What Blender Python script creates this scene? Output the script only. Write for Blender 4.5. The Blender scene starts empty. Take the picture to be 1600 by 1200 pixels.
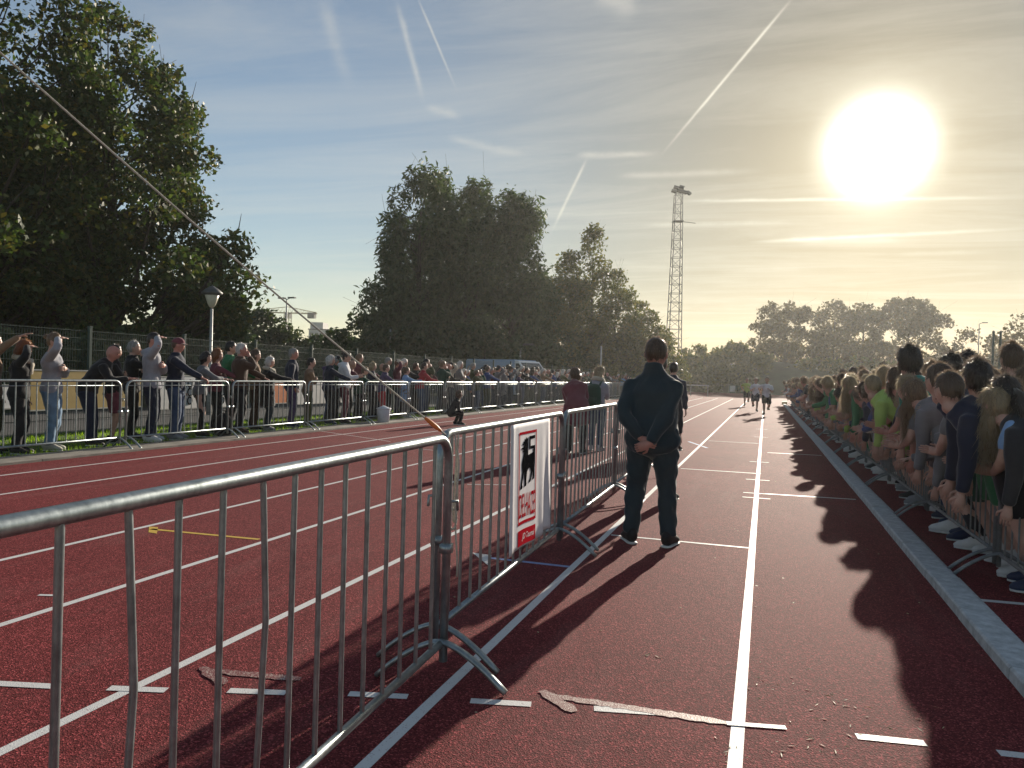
import bpy, bmesh, math, random
import numpy as np
from mathutils import Vector, Matrix

R = math.radians
rnd = random.Random(11)
nrs = np.random.RandomState(5)
sc = bpy.context.scene
col = sc.collection

# ------------------------------------------------------------------ camera
YAW, PITCH, ROLL, EYE = R(18.25), R(-0.62), R(1.72), 1.37
FPX = 1200.0
_cy, _sy = math.cos(YAW), math.sin(YAW)
F_ = np.array([-_sy*math.cos(PITCH), _cy*math.cos(PITCH), math.sin(PITCH)])
_R0 = np.array([_cy, _sy, 0.0]); _U0 = np.cross(_R0, F_)
R_ = _R0*math.cos(ROLL) + _U0*math.sin(ROLL)
U_ = -_R0*math.sin(ROLL) + _U0*math.cos(ROLL)
cam_d = bpy.data.cameras.new('camera'); cam = bpy.data.objects.new('camera', cam_d); col.objects.link(cam)
cam_d.sensor_width = 36; cam_d.lens = 27.0; cam_d.clip_start = 0.05; cam_d.clip_end = 6000
cam.matrix_world = Matrix(((R_[0], U_[0], -F_[0], 0), (R_[1], U_[1], -F_[1], 0), (R_[2], U_[2], -F_[2], EYE), (0, 0, 0, 1)))
sc.camera = cam

def ray(px, py):
    return F_ + R_*(px-800)/FPX + U_*(600-py)/FPX
def at(px, py, d):                       # measured place of a photo point at depth d
    return np.array([0, 0, EYE]) + ray(px, py)*d
def ground(px, py, z=0.0):
    v = ray(px, py); return np.array([0, 0, EYE]) + v*((z-EYE)/v[2])
def project(P):
    q = np.array(P, float) - np.array([0, 0, EYE]); d = q @ F_
    return 800+FPX*(q@R_)/d, 600-FPX*(q@U_)/d, d

# ------------------------------------------------------------------ light
SUN_AZ, SUN_EL = R(6.72), R(15.65)
S_ = np.array([math.sin(SUN_AZ)*math.cos(SUN_EL), math.cos(SUN_AZ)*math.cos(SUN_EL), math.sin(SUN_EL)])
sun_d = bpy.data.lights.new('sun', 'SUN'); sun = bpy.data.objects.new('sun', sun_d); col.objects.link(sun)
sun_d.energy = 4.2; sun_d.angle = R(0.55); sun_d.color = (1.0, 0.89, 0.74)
sun.rotation_mode = 'QUATERNION'; sun.rotation_quaternion = Vector(S_).to_track_quat('Z', 'Y')

world = bpy.data.worlds.new('World'); sc.world = world; world.use_nodes = True
class NT:
    def __init__(s, nt): s.nt = nt
    def node(s, t, **kw):
        n = s.nt.nodes.new(t)
        for k, v in kw.items():
            if k == 'inp':
                for a, b in v.items():
                    if isinstance(b, bpy.types.NodeSocket): s.nt.links.new(b, n.inputs[a])
                    else: n.inputs[a].default_value = b
            else: setattr(n, k, v)
        return n
    def link(s, a, b): s.nt.links.new(a, b)
    def math(s, op, a, b=None, c=None, clamp=False):
        n = s.nt.nodes.new('ShaderNodeMath'); n.operation = op; n.use_clamp = clamp
        for i, v in enumerate((a, b, c)):
            if v is None: continue
            if isinstance(v, bpy.types.NodeSocket): s.nt.links.new(v, n.inputs[i])
            else: n.inputs[i].default_value = v
        return n.outputs[0]
    def dot(s, v, w):
        n = s.nt.nodes.new('ShaderNodeVectorMath'); n.operation = 'DOT_PRODUCT'
        s.nt.links.new(v, n.inputs[0]); n.inputs[1].default_value = tuple(w); return n.outputs['Value']
    def mix(s, f, a, b, mode='MIX'):
        n = s.nt.nodes.new('ShaderNodeMix'); n.data_type = 'RGBA'; n.blend_type = mode
        for sock, v in ((n.inputs[0], f), (n.inputs[6], a), (n.inputs[7], b)):
            if isinstance(v, bpy.types.NodeSocket): s.nt.links.new(v, sock)
            else: sock.default_value = v if not isinstance(v, tuple) or len(v) == 4 else (*v, 1)
        return n.outputs[2]
    def ramp(s, f, stops):
        n = s.nt.nodes.new('ShaderNodeValToRGB'); cr = n.color_ramp
        while len(cr.elements) < len(stops): cr.elements.new(0.5)
        for e, (p, c) in zip(cr.elements, stops):
            e.position = p; e.color = c if len(c) == 4 else (*c, 1)
        s.nt.links.new(f, n.inputs[0]); return n.outputs[0]

wn = NT(world.node_tree); world.node_tree.nodes.clear()
tc = wn.node('ShaderNodeTexCoord'); V = tc.outputs['Generated']
sky = wn.node('ShaderNodeTexSky', sky_type='NISHITA', sun_disc=False, sun_elevation=SUN_EL, sun_rotation=SUN_AZ,
              air_density=1.0, dust_density=0.35, ozone_density=1.6, altitude=20)
SKY_K = 0.061
skyc = wn.mix(1.0, sky.outputs[0], (SKY_K*.98, SKY_K, SKY_K*.99, 1), 'MULTIPLY')
cs = wn.math('MINIMUM', wn.dot(V, S_), 0.999999)
ang = wn.math('MULTIPLY', wn.math('ARCCOSINE', cs), 180/math.pi)          # degrees from the sun
def gl(width, power=1.0):
    a = wn.math('DIVIDE', ang, width)
    if power != 1.0: a = wn.math('POWER', a, power)
    return wn.math('EXPONENT', wn.math('MULTIPLY', a, -1.0))
def colscale(f, c):
    n = wn.node('ShaderNodeVectorMath', operation='SCALE'); n.inputs[0].default_value = c; wn.link(f, n.inputs['Scale']); return n.outputs[0]
def add(a, b):
    n = wn.node('ShaderNodeVectorMath', operation='ADD'); wn.link(a, n.inputs[0]); wn.link(b, n.inputs[1]); return n.outputs[0]
# dusty lower air: warmer and dimmer towards the horizon on the sun's side
sz0 = wn.node('ShaderNodeSeparateXYZ'); wn.link(V, sz0.inputs[0])
low = wn.math('EXPONENT', wn.math('MULTIPLY', wn.math('MAXIMUM', sz0.outputs[2], 0.0), -6.5))
side = wn.math('EXPONENT', wn.math('MULTIPLY', wn.math('POWER', wn.math('DIVIDE', ang, 42.0), 2.0), -1.0))
near_ = wn.math('EXPONENT', wn.math('MULTIPLY', wn.math('POWER', wn.math('DIVIDE', ang, 27.0), 2.0), -1.0))
skyc = wn.mix(near_, skyc, wn.mix(1.0, skyc, (0.28, 0.252, 0.19, 1), 'MULTIPLY'))
skyc = wn.mix(wn.math('MULTIPLY', low, side), skyc, wn.mix(1.0, skyc, (0.14, 0.110, 0.058, 1), 'MULTIPLY'))
skyc = wn.mix(wn.math('MULTIPLY', low, wn.math('SUBTRACT', 1.0, side)), skyc, wn.mix(1.0, skyc, (1.55, 1.35, 1.25, 1), 'MULTIPLY'))
tot = skyc
tot = add(tot, colscale(gl(2.05, 2.1), (4.0, 3.8, 3.3)))      # the over-exposed sun in thin cloud and its aureole
tot = add(tot, colscale(gl(2.7), (.55, .5, .38)))
tot = add(tot, colscale(gl(30.0), (0.05, 0.034, 0.012)))
# thin high cloud: stretched noise on a plane above, and old contrails
sepz = wn.node('ShaderNodeSeparateXYZ'); wn.link(V, sepz.inputs[0])
zc = wn.math('MAXIMUM', sepz.outputs[2], 0.03)
zz = wn.math('ADD', zc, 0.05)
cx = wn.math('DIVIDE', sepz.outputs[0], zz); cyy = wn.math('DIVIDE', sepz.outputs[1], zz)
comb = wn.node('ShaderNodeCombineXYZ'); wn.link(wn.math('MULTIPLY', cx, 0.45), comb.inputs[0]); wn.link(wn.math('MULTIPLY', cyy, 1.7), comb.inputs[1])
n1 = wn.node('ShaderNodeTexNoise', inp={'Vector': comb.outputs[0], 'Scale': 1.1, 'Detail': 9.0, 'Roughness': 0.66, 'Distortion': 0.7})
cir = wn.ramp(n1.outputs['Fac'], [(0.42, (0, 0, 0)), (0.78, (1, 1, 1))])
cirf = wn.math('MULTIPLY', cir, 0.26)
n2 = wn.node('ShaderNodeTexNoise', inp={'Vector': V, 'Scale': 26.0, 'Detail': 5.0, 'Roughness': 0.65})
jit = wn.math('SUBTRACT', n2.outputs['Fac'], 0.5)
mask = cirf
TR = [(1236, 0, 1034, 241, 2.6, .55, .2), (916, 250, 862, 362, 3.0, .40, .2), (652, -5, 714, 142, 2.2, .30, .2),
      (620, 2, 664, 166, 5.5, .26, .8), (503, 0, 548, 140, 13, .16, 1.6), (1070, 314, 1605, 309, 3.2, .42, .4),
      (1180, 378, 1605, 357, 3.2, .42, .5), (898, 243, 1036, 240, 6, .26, 1.1), (1230, 376, 1450, 377, 6, .22, 1.0),
      (965, 276, 1200, 266, 6, .20, 1.0), (700, 215, 830, 245, 8, .16, 1.4), (1000, 352, 1260, 348, 5, .18, .9), (1120, 425, 1300, 421, 6, .12, 1.0),
      (935, -20, 1000, 20, 22, .22, 3.0), (1400, 397, 1560, 394, 4, .14, .7), (665, 165, 725, 186, 8, .16, 1.4)]
for (x1, y1, x2, y2, w, st, wob) in TR:
    A = ray(x1, y1); A /= np.linalg.norm(A); B = ray(x2, y2); B /= np.linalg.norm(B)
    n = np.cross(A, B); n /= np.linalg.norm(n); t = np.cross(n, A); L = math.atan2(B@t, B@A)
    wr = w*.72/FPX
    dd = wn.math('ADD', wn.dot(V, n), wn.math('MULTIPLY', jit, wob*6.0/FPX))
    q = wn.math('POWER', wn.math('ABSOLUTE', wn.math('DIVIDE', dd, wr)), 2.0)
    g = wn.math('EXPONENT', wn.math('MULTIPLY', q, -1.0))
    al = wn.math('DIVIDE', wn.math('ARCTAN2', wn.dot(V, t), wn.dot(V, A)), L)
    e1 = wn.node('ShaderNodeMapRange', interpolation_type='SMOOTHSTEP', inp={0: al, 1: -0.05, 2: 0.2})
    e2 = wn.node('ShaderNodeMapRange', interpolation_type='SMOOTHSTEP', inp={0: al, 1: 0.6, 2: 1.05, 3: 1.0, 4: 0.0})
    m = wn.math('MULTIPLY', wn.math('MULTIPLY', e1.outputs[0], e2.outputs[0]), g)
    m = wn.math('MULTIPLY', m, wn.math('MULTIPLY', n2.outputs['Fac'], 1.95) if wob > .6 else wn.math('ADD', .35, wn.math('MULTIPLY', n2.outputs['Fac'], 1.3)))
    mask = wn.math('ADD', mask, wn.math('MULTIPLY', m, st*1.0))
mask = wn.math('MINIMUM', mask, 0.8)
fadeh = wn.node('ShaderNodeMapRange', inp={0: sepz.outputs[2], 1: 0.0, 2: 0.09}); mask = wn.math('MULTIPLY', mask, fadeh.outputs[0])
cl_lum = wn.math('ADD', 0.42, wn.math('MULTIPLY', gl(20.0), 0.36))
n = wn.node('ShaderNodeVectorMath', operation='SCALE'); n.inputs[0].default_value = (1.0, 0.94, 0.78); wn.link(cl_lum, n.inputs['Scale'])
cloudc = add(n.outputs[0], colscale(gl(2.05, 2.1), (4.0, 3.8, 3.3)))
final = wn.mix(mask, tot, cloudc)
bg = wn.node('ShaderNodeBackground', inp={'Color': final, 'Strength': 1.0})
wo = wn.node('ShaderNodeOutputWorld'); wn.link(bg.outputs[0], wo.inputs['Surface'])

sc.view_settings.view_transform = 'Standard'; sc.view_settings.look = 'None'
sc.view_settings.exposure = 0.88; sc.view_settings.gamma = 1.0; sc.view_settings.use_curve_mapping = False
try:
    sc.cycles.use_denoising = True; sc.cycles.denoiser = 'OPENIMAGEDENOISE'
except Exception: pass
sc.cycles.max_bounces = 6; sc.cycles.diffuse_bounces = 3; sc.cycles.glossy_bounces = 3; sc.cycles.transmission_bounces = 4
sc.cycles.volume_bounces = 1; sc.cycles.transparent_max_bounces = 8
sc.cycles.sample_clamp_indirect = 6.0

# ------------------------------------------------------------------ object helpers
def tag(o, label=None, cat=None, group=None, kind=None):
    if label: o['label'] = label
    if cat: o['category'] = cat
    if group: o['group'] = group
    if kind: o['kind'] = kind
    return o
def mesh_np(name, V, Fq, mats=None, smooth=False, matidx=None):
    """V (n,3); Fq list of faces or (m,k) array"""
    me = bpy.data.meshes.new(name)
    V = np.asarray(V, np.float32)
    if isinstance(Fq, np.ndarray):
        k = Fq.shape[1]; m = Fq.shape[0]
        me.vertices.add(len(V)); me.vertices.foreach_set('co', V.ravel())
        me.loops.add(m*k); me.loops.foreach_set('vertex_index', Fq.astype(np.int32).ravel())
        me.polygons.add(m); me.polygons.foreach_set('loop_start', np.arange(0, m*k, k, dtype=np.int32))
        me.update(calc_edges=True)
    else:
        me.from_pydata([tuple(map(float, v)) for v in V], [], Fq); me.update()
    if smooth: me.polygons.foreach_set('use_smooth', np.ones(len(me.polygons), bool))
    if matidx is not None: me.polygons.foreach_set('material_index', np.asarray(matidx, np.int32))
    for m in mats or []: me.materials.append(m)
    return me
def link(name, me, parent=None, loc=None, rz=None):
    o = bpy.data.objects.new(name, me); col.objects.link(o)
    if loc is not None: o.location = tuple(map(float, loc))
    if rz is not None: o.rotation_euler = (0, 0, rz)
    if parent is not None: o.parent = parent
    return o
def empty(name, loc=(0, 0, 0), rz=0.0):
    o = bpy.data.objects.new(name, None); col.objects.link(o); o.location = tuple(map(float, loc)); o.rotation_euler = (0, 0, rz)
    o.empty_display_size = .1
    return o

class MB:
    """collects shapes; build() links them as one mesh object"""
    def __init__(s): s.v = []; s.f = []; s.mi = []; s.m = 0
    def quad(s, a, b, c, d):
        i = len(s.v); s.v += [a, b, c, d]; s.f.append((i, i+1, i+2, i+3)); s.mi.append(s.m)
    def poly(s, pts):
        i = len(s.v); s.v += list(pts); s.f.append(tuple(range(i, i+len(pts)))); s.mi.append(s.m)
    def box(s, c, h, rz=0.0, rot=None):
        i = len(s.v); c = np.array(c, float)
        ca, sa = math.cos(rz), math.sin(rz)
        for x in (-1, 1):
            for y in (-1, 1):
                for z in (-1, 1):
                    p = np.array([x*h[0], y*h[1], z*h[2]])
                    if rot is not None: p = rot @ p
                    else: p = np.array([p[0]*ca-p[1]*sa, p[0]*sa+p[1]*ca, p[2]])
                    s.v.append(c+p)
        for q in ((0, 1, 3, 2), (4, 6, 7, 5), (0, 4, 5, 1), (2, 3, 7, 6), (0, 2, 6, 4), (1, 5, 7, 3)):
            s.f.append(tuple(i+k for k in q)); s.mi.append(s.m)
    def tube(s, pts, rad, n=8, side=None, cap=True):
        """loft of ellipses along pts; rad scalars or (a,b); side = direction of a"""
        pts = [np.array(p, float) for p in pts]; N = len(pts)
        if not isinstance(rad, (list, tuple)) or (isinstance(rad, tuple) and len(rad) == 2 and N != 2): rad = [rad]*N
        rad = [(r, r) if not isinstance(r, (tuple, list)) else r for r in rad]
        base = len(s.v); prev = None
        ang = [2*math.pi*k/n for k in range(n)]
        for i, p in enumerate(pts):
            t = pts[min(i+1, N-1)] - pts[max(i-1, 0)]
            L = np.linalg.norm(t); t = t/L if L > 1e-9 else np.array([0, 0, 1.])
            if side is not None: a = np.array(side[i] if isinstance(side, list) else side, float)
            elif prev is not None: a = prev
            else: a = np.array([1., 0, 0]) if abs(t[0]) < .8 else np.array([0, 1., 0])
            a = a - t*(a@t); l = np.linalg.norm(a)
            if l < 1e-6: a = np.cross(t, [0.3, .5, .8]); l = np.linalg.norm(a)
            a = a/l; b = np.cross(t, a); prev = a
            for th in ang: s.v.append(p + a*rad[i][0]*math.cos(th) + b*rad[i][1]*math.sin(th))
        for i in range(N-1):
            for k in range(n):
                k2 = (k+1) % n
                s.f.append((base+i*n+k, base+i*n+k2, base+(i+1)*n+k2, base+(i+1)*n+k)); s.mi.append(s.m)
        if cap:
            t0 = pts[0]-pts[1]; t0 = t0/max(np.linalg.norm(t0), 1e-9); t1 = pts[-1]-pts[-2]; t1 = t1/max(np.linalg.norm(t1), 1e-9)
            c0 = len(s.v); s.v.append(pts[0]+t0*min(rad[0])*.45); c1 = len(s.v); s.v.append(pts[-1]+t1*min(rad[-1])*.45)
            for k in range(n):
                k2 = (k+1) % n
                s.f.append((c0, base+k2, base+k)); s.mi.append(s.m)
                s.f.append((c1, base+(N-1)*n+k, base+(N-1)*n+k2)); s.mi.append(s.m)
    def ball(s, c, r, nu=10, nv=7, fn=None):
        c = np.array(c, float); base = len(s.v); r = np.array(r if hasattr(r, '__len__') else (r, r, r), float)
        for i in range(nv+1):
            ph = math.pi*i/nv
            for k in range(nu):
                th = 2*math.pi*k/nu
                d = np.array([math.sin(ph)*math.cos(th), math.sin(ph)*math.sin(th), math.cos(ph)])
                p = d*r
                if fn is not None: p = fn(d, p)
                s.v.append(c+p)
        for i in range(nv):
            for k in range(nu):
                k2 = (k+1) % nu
                s.f.append((base+i*nu+k, base+(i+1)*nu+k, base+(i+1)*nu+k2, base+i*nu+k2)); s.mi.append(s.m)
    def mesh(s, name, mats=None, smooth=True):
        return mesh_np(name, np.array(s.v), s.f, mats, smooth, s.mi if max(s.mi, default=0) else None)
    def build(s, name, mats=None, parent=None, smooth=True, loc=None, rz=None):
        return link(name, s.mesh(name, mats, smooth), parent, loc, rz)

# ------------------------------------------------------------------ materials
def newmat(name):
    m = bpy.data.materials.new(name); m.use_nodes = True; m.node_tree.nodes.clear(); return m, NT(m.node_tree)
def finish(nt, bsdf):
    o = nt.node('ShaderNodeOutputMaterial'); nt.link(bsdf, o.inputs['Surface'])
def noise(nt, scale, detail=4, rough=.6, coord='Object', stretch=None, dist=0.0):
    t = nt.node('ShaderNodeTexCoord'); v = t.outputs[coord]
    if stretch:
        mp = nt.node('ShaderNodeMapping'); nt.link(v, mp.inputs[0]); mp.inputs['Scale'].default_value = stretch; v = mp.outputs[0]
    return nt.node('ShaderNodeTexNoise', inp={'Vector': v, 'Scale': scale, 'Detail': detail, 'Roughness': rough, 'Distortion': dist}).outputs['Fac']
def pbr(name, c, rough=.6, metal=0.0, var=.2, scale=6.0, bump=0.0, bscale=40.0, spec=.5, sheen=0.0, coord='Object', stretch=None, c2=None, lo=.35, hi=.65):
    m, nt = newmat(name)
    f = noise(nt, scale, 5, .65, coord, stretch)
    a = tuple(x*(1-var) for x in c); b = tuple(min(1, x*(1+var)) for x in c) if c2 is None else c2
    colr = nt.ramp(f, [(lo, a), (hi, b)])
    p = nt.node('ShaderNodeBsdfPrincipled', inp={'Base Color': colr, 'Roughness': rough, 'Metallic': metal, 'Specular IOR Level': spec})
    if sheen: p.inputs['Sheen Weight'].default_value = sheen; p.inputs['Sheen Roughness'].default_value = .5
    if bump:
        bf = noise(nt, bscale, 3, .6, coord, stretch)
        bn = nt.node('ShaderNodeBump', inp={'Height': bf, 'Strength': bump, 'Distance': .01}); nt.link(bn.outputs[0], p.inputs['Normal'])
    finish(nt, p.outputs[0]); return m
M = {}
# running track: granular polyurethane
def track_material():
    m, nt = newmat('tartan_track')
    t = nt.node('ShaderNodeTexCoord'); v = t.outputs['Object']
    big = nt.node('ShaderNodeTexNoise', inp={'Vector': v, 'Scale': .6, 'Detail': 5., 'Roughness': .6}).outputs['Fac']
    mid = nt.node('ShaderNodeTexNoise', inp={'Vector': v, 'Scale': 14., 'Detail': 4., 'Roughness': .7}).outputs['Fac']
    vor = nt.node('ShaderNodeTexVoronoi', inp={'Vector': v, 'Scale': 165.})
    grain = nt.node('ShaderNodeSeparateColor'); nt.link(vor.outputs['Color'], grain.inputs[0])
    c0 = nt.ramp(big, [(.3, (.175, .030, .032)), (.7, (.225, .040, .041))])
    c1 = nt.ramp(grain.outputs[0], [(0., (.35, .35, .35)), (.8, (1., 1., 1.)), (1., (2.5, 3.0, 3.0))])
    c = nt.mix(1.0, c0, c1, 'MULTIPLY')
    c = nt.mix(.35, c, nt.ramp(mid, [(.3, (.55, .55, .55)), (.7, (1.25, 1.25, 1.25))]), 'MULTIPLY')
    dust = noise(nt, 1.3, 6, .7, stretch=(1.6, .25, 1), dist=.6)
    c = nt.mix(nt.math('MULTIPLY', nt.node('ShaderNodeMapRange', inp={0: dust, 1: .52, 2: .75}).outputs[0], .30), c, (.26, .13, .12))
    scuff = noise(nt, 3.5, 5, .75, stretch=(.5, 2.2, 1), dist=1.2)
    c = nt.mix(nt.math('MULTIPLY', nt.node('ShaderNodeMapRange', inp={0: scuff, 1: .60, 2: .78}).outputs[0], .45), c, (.085, .022, .024))
    p = nt.node('ShaderNodeBsdfPrincipled', inp={'Base Color': c, 'Roughness': .82, 'Specular IOR Level': .09})
    h = nt.math('ADD', nt.math('MULTIPLY', vor.outputs['Distance'], 1.0), nt.math('MULTIPLY', mid, .6))
    bn = nt.node('ShaderNodeBump', inp={'Height': h, 'Strength': .55, 'Distance': .004}); nt.link(bn.outputs[0], p.inputs['Normal'])
    finish(nt, p.outputs[0]); return m, (c0, )
M['track'], _ = track_material()
def paint_material(name, c, wear, rough=.55):
    m, nt = newmat(name)
    t = nt.node('ShaderNodeTexCoord'); v = t.outputs['Object']
    vor = nt.node('ShaderNodeTexVoronoi', inp={'Vector': v, 'Scale': 230.})
    g = nt.node('ShaderNodeSeparateColor'); nt.link(vor.outputs['Color'], g.inputs[0])
    n_ = nt.node('ShaderNodeTexNoise', inp={'Vector': v, 'Scale': 18., 'Detail': 5., 'Roughness': .7}).outputs['Fac']
    w = nt.math('ADD', nt.math('MULTIPLY', g.outputs[0], .5), nt.math('MULTIPLY', n_, .5))
    f = nt.node('ShaderNodeMapRange', inp={0: w, 1: wear-.06, 2: wear+.10, 3: 0., 4: 1.}).outputs[0]
    cc = nt.mix(f, (.17, .036, .034), c)
    p = nt.node('ShaderNodeBsdfPrincipled', inp={'Base Color': cc, 'Roughness': rough})
    bn = nt.node('ShaderNodeBump', inp={'Height': vor.outputs['Distance'], 'Strength': .35, 'Distance': .003}); nt.link(bn.outputs[0], p.inputs['Normal'])
    finish(nt, p.outputs[0]); return m
M['white_line'] = paint_material('white_line_paint', (.66, .65, .63), .20)
M['worn_line'] = paint_material('worn_line_paint', (.50, .40, .34), .63)
M['yellow_line'] = paint_material('yellow_line_paint', (.62, .40, .05), .22)
M['blue_line'] = paint_material('blue_line_paint', (.22, .30, .55), .22)
M['galv'] = None
def galv_material():
    m, nt = newmat('galvanised_steel')
    f = noise(nt, 9, 5, .7); f2 = noise(nt, 55, 4, .6, stretch=(1, 1, .35))
    c = nt.ramp(f, [(.3, (.20, .235, .24)), (.7, (.38, .42, .43))])
    c = nt.mix(.4, c, nt.ramp(f2, [(.35, (.55, .55, .54)), (.62, (1.1, 1.1, 1.1))]), 'MULTIPLY')
    r = nt.math('ADD', .27, nt.math('MULTIPLY', f2, .22))
    p = nt.node('ShaderNodeBsdfPrincipled', inp={'Base Color': c, 'Roughness': r, 'Metallic': .78})
    bn = nt.node('ShaderNodeBump', inp={'Height': f2, 'Strength': .12, 'Distance': .003}); nt.link(bn.outputs[0], p.inputs['Normal'])
    finish(nt, p.outputs[0]); return m
M['galv'] = galv_material()
M['galv_shaded'] = pbr('shaded_galvanised_steel', (.20, .21, .215), .55, .45, var=.25, scale=12)  # same steel for the right-hand barriers, their shade put into a darker colour
M['concrete'] = pbr('kerb_concrete', (.40, .42, .42), .8, var=.14, scale=14, bump=.35, bscale=110, c2=(.58, .60, .60))
M['strip'] = pbr('strip_concrete', (.21, .19, .16), .85, var=.3, scale=3, bump=.4, bscale=60)
M['grass_ground'] = pbr('grass_ground', (.06, .11, .018), .9, var=.45, scale=2.5, bump=.5, bscale=30)
M['field'] = pbr('field_grass', (.05, .075, .022), .95, var=.4, scale=.15, bump=.4, bscale=8)
M['asphalt'] = pbr('asphalt', (.055, .055, .055), .85, var=.25, scale=5, bump=.4, bscale=120)
M['hill'] = pbr('hill_cover', (.025, .045, .022), .95, var=.4, scale=.5, bump=.8, bscale=5)
M['blade'] = None
def leafmat(name, c1, c2, c3=None, trans=.35, rough=.55):
    m, nt = newmat(name)
    g = nt.node('ShaderNodeNewGeometry')
    stops = [(0., c1), (1., c2)] if c3 is None else [(0., c1), (.72, c2), (1., c3)]
    c = nt.ramp(g.outputs['Random Per Island'], stops)
    d = nt.node('ShaderNodeBsdfPrincipled', inp={'Base Color': c, 'Roughness': rough, 'Specular IOR Level': .35})
    cb = nt.mix(1.0, c, (1.35, 1.5, .7, 1), 'MULTIPLY')
    t = nt.node('ShaderNodeBsdfTranslucent', inp={'Color': cb})
    mx = nt.node('ShaderNodeMixShader', inp={0: trans}); nt.link(d.outputs[0], mx.inputs[1]); nt.link(t.outputs[0], mx.inputs[2])
    finish(nt, mx.outputs[0]); return m
M['blade'] = leafmat('grass_blades', (.12, .20, .014), (.24, .34, .025), trans=.6)
M['leaf_maple'] = leafmat('maple_leaves', (.030, .054, .016), (.068, .097, .027), (.149, .115, .030), .32)
M['leaf_maple2'] = leafmat('maple_leaves_dark', (.027, .049, .019), (.054, .081, .027), (.101, .101, .027), .28)
M['leaf_willow'] = leafmat('willow_leaves', (.041, .065, .030), (.074, .108, .046), (.115, .128, .061), .30)
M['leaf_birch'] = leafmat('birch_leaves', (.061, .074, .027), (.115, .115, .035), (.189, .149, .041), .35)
M['leaf_brown'] = leafmat('autumn_leaves', (.055, .040, .022), (.085, .065, .028), (.12, .075, .03), .35)
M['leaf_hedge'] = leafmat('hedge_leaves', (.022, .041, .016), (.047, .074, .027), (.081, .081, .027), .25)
M['bark'] = pbr('bark', (.055, .043, .033), .9, var=.4, scale=6, bump=.6, bscale=18, stretch=(1, 1, .25))
M['green_metal'] = pbr('green_fence_metal', (.008, .036, .028), .45, var=.15, spec=.5)
M['pole'] = pbr('pole_metal', (.36, .36, .34), .5, .3, var=.15)
M['darkpole'] = pbr('dark_metal', (.10, .10, .095), .55, .4, var=.2)
M['white_plastic'] = pbr('white_sheet', (.72, .71, .70), .6, var=.06, scale=4)
M['banner'] = pbr('banner_cloth', (.76, .74, .74), .7, var=.05, scale=5, bump=.12, bscale=14, spec=.2)
M['red_print'] = pbr('red_print', (.50, .018, .03), 1., var=.06, spec=0.)
M['black_print'] = pbr('black_print', (.010, .010, .012), 1., var=.1, spec=0.)
M['yellow_board'] = pbr('yellow_board', (.42, .29, .09), .5, var=.08)
M['orange'] = pbr('orange_plastic', (.65, .16, .03), .5, var=.1)
M['rope'] = pbr('rope_fibre', (.50, .46, .38), .85, var=.2, scale=60, bump=.5, bscale=160)
M['bucket'] = pbr('bucket_plastic', (.55, .57, .60), .4, var=.1)
M['glass'] = pbr('van_glass', (.02, .03, .04), .1, var=.1, spec=.6)
M['van'] = pbr('van_paint', (.66, .68, .70), .3, var=.04)
M['van2'] = pbr('light_blue_paint', (.24, .36, .52), .35, var=.05)
M['rubber'] = pbr('black_rubber', (.02, .02, .02), .8, var=.2)
M['facade'] = pbr('pale_facade', (.45, .43, .42), .8, var=.08, scale=.3)
M['crane'] = pbr('crane_steel', (.50, .42, .25), .6, var=.1)
M['litter'] = leafmat('dry_litter', (.30, .22, .10), (.62, .56, .42), trans=.3)
M['fluor'] = pbr('lamp_glass', (.50, .47, .36), .35, var=.08)

def fab(name, c, rough=.85, sheen=.15, var=.14):
    m, nt = newmat(name)
    f = noise(nt, 5, 4, .6); w = noise(nt, 260, 2, .5)
    a = tuple(x*(1-var) for x in c); b = tuple(min(1, x*(1+var)) for x in c)
    cc = nt.ramp(f, [(.35, a), (.65, b)])
    d = nt.node('ShaderNodeBsdfPrincipled', inp={'Base Color': cc, 'Roughness': rough, 'Specular IOR Level': .3, 'Sheen Weight': sheen*2.2, 'Sheen Roughness': .35})
    bn = nt.node('ShaderNodeBump', inp={'Height': nt.math('ADD', w, nt.math('MULTIPLY', f, 1.5)), 'Strength': .25, 'Distance': .006}); nt.link(bn.outputs[0], d.inputs['Normal'])
    finish(nt, d.outputs[0]); return m
FAB = {k: fab('fabric_'+k, v) for k, v in dict(
    black=(.012, .012, .014), navy=(.012, .018, .040), darkteal=(.015, .031, .040), charcoal=(.030, .031, .035), grey=(.16, .16, .17), lightgrey=(.30, .30, .33),
    white=(.62, .61, .62), cream=(.50, .45, .36), maroon=(.15, .04, .055), red=(.38, .03, .04), brown=(.065, .034, .022), tan=(.24, .15, .09),
    green=(.03, .17, .07), teal=(.02, .24, .18), lime=(.36, .50, .12), olive=(.07, .075, .03), blue=(.035, .065, .20), lightblue=(.20, .34, .55),
    jeans=(.045, .075, .14), lightjeans=(.16, .25, .36), purple=(.07, .045, .11), pink=(.50, .20, .26), forest=(.014, .055, .035), yellow=(.55, .42, .08)).items()}
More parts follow.
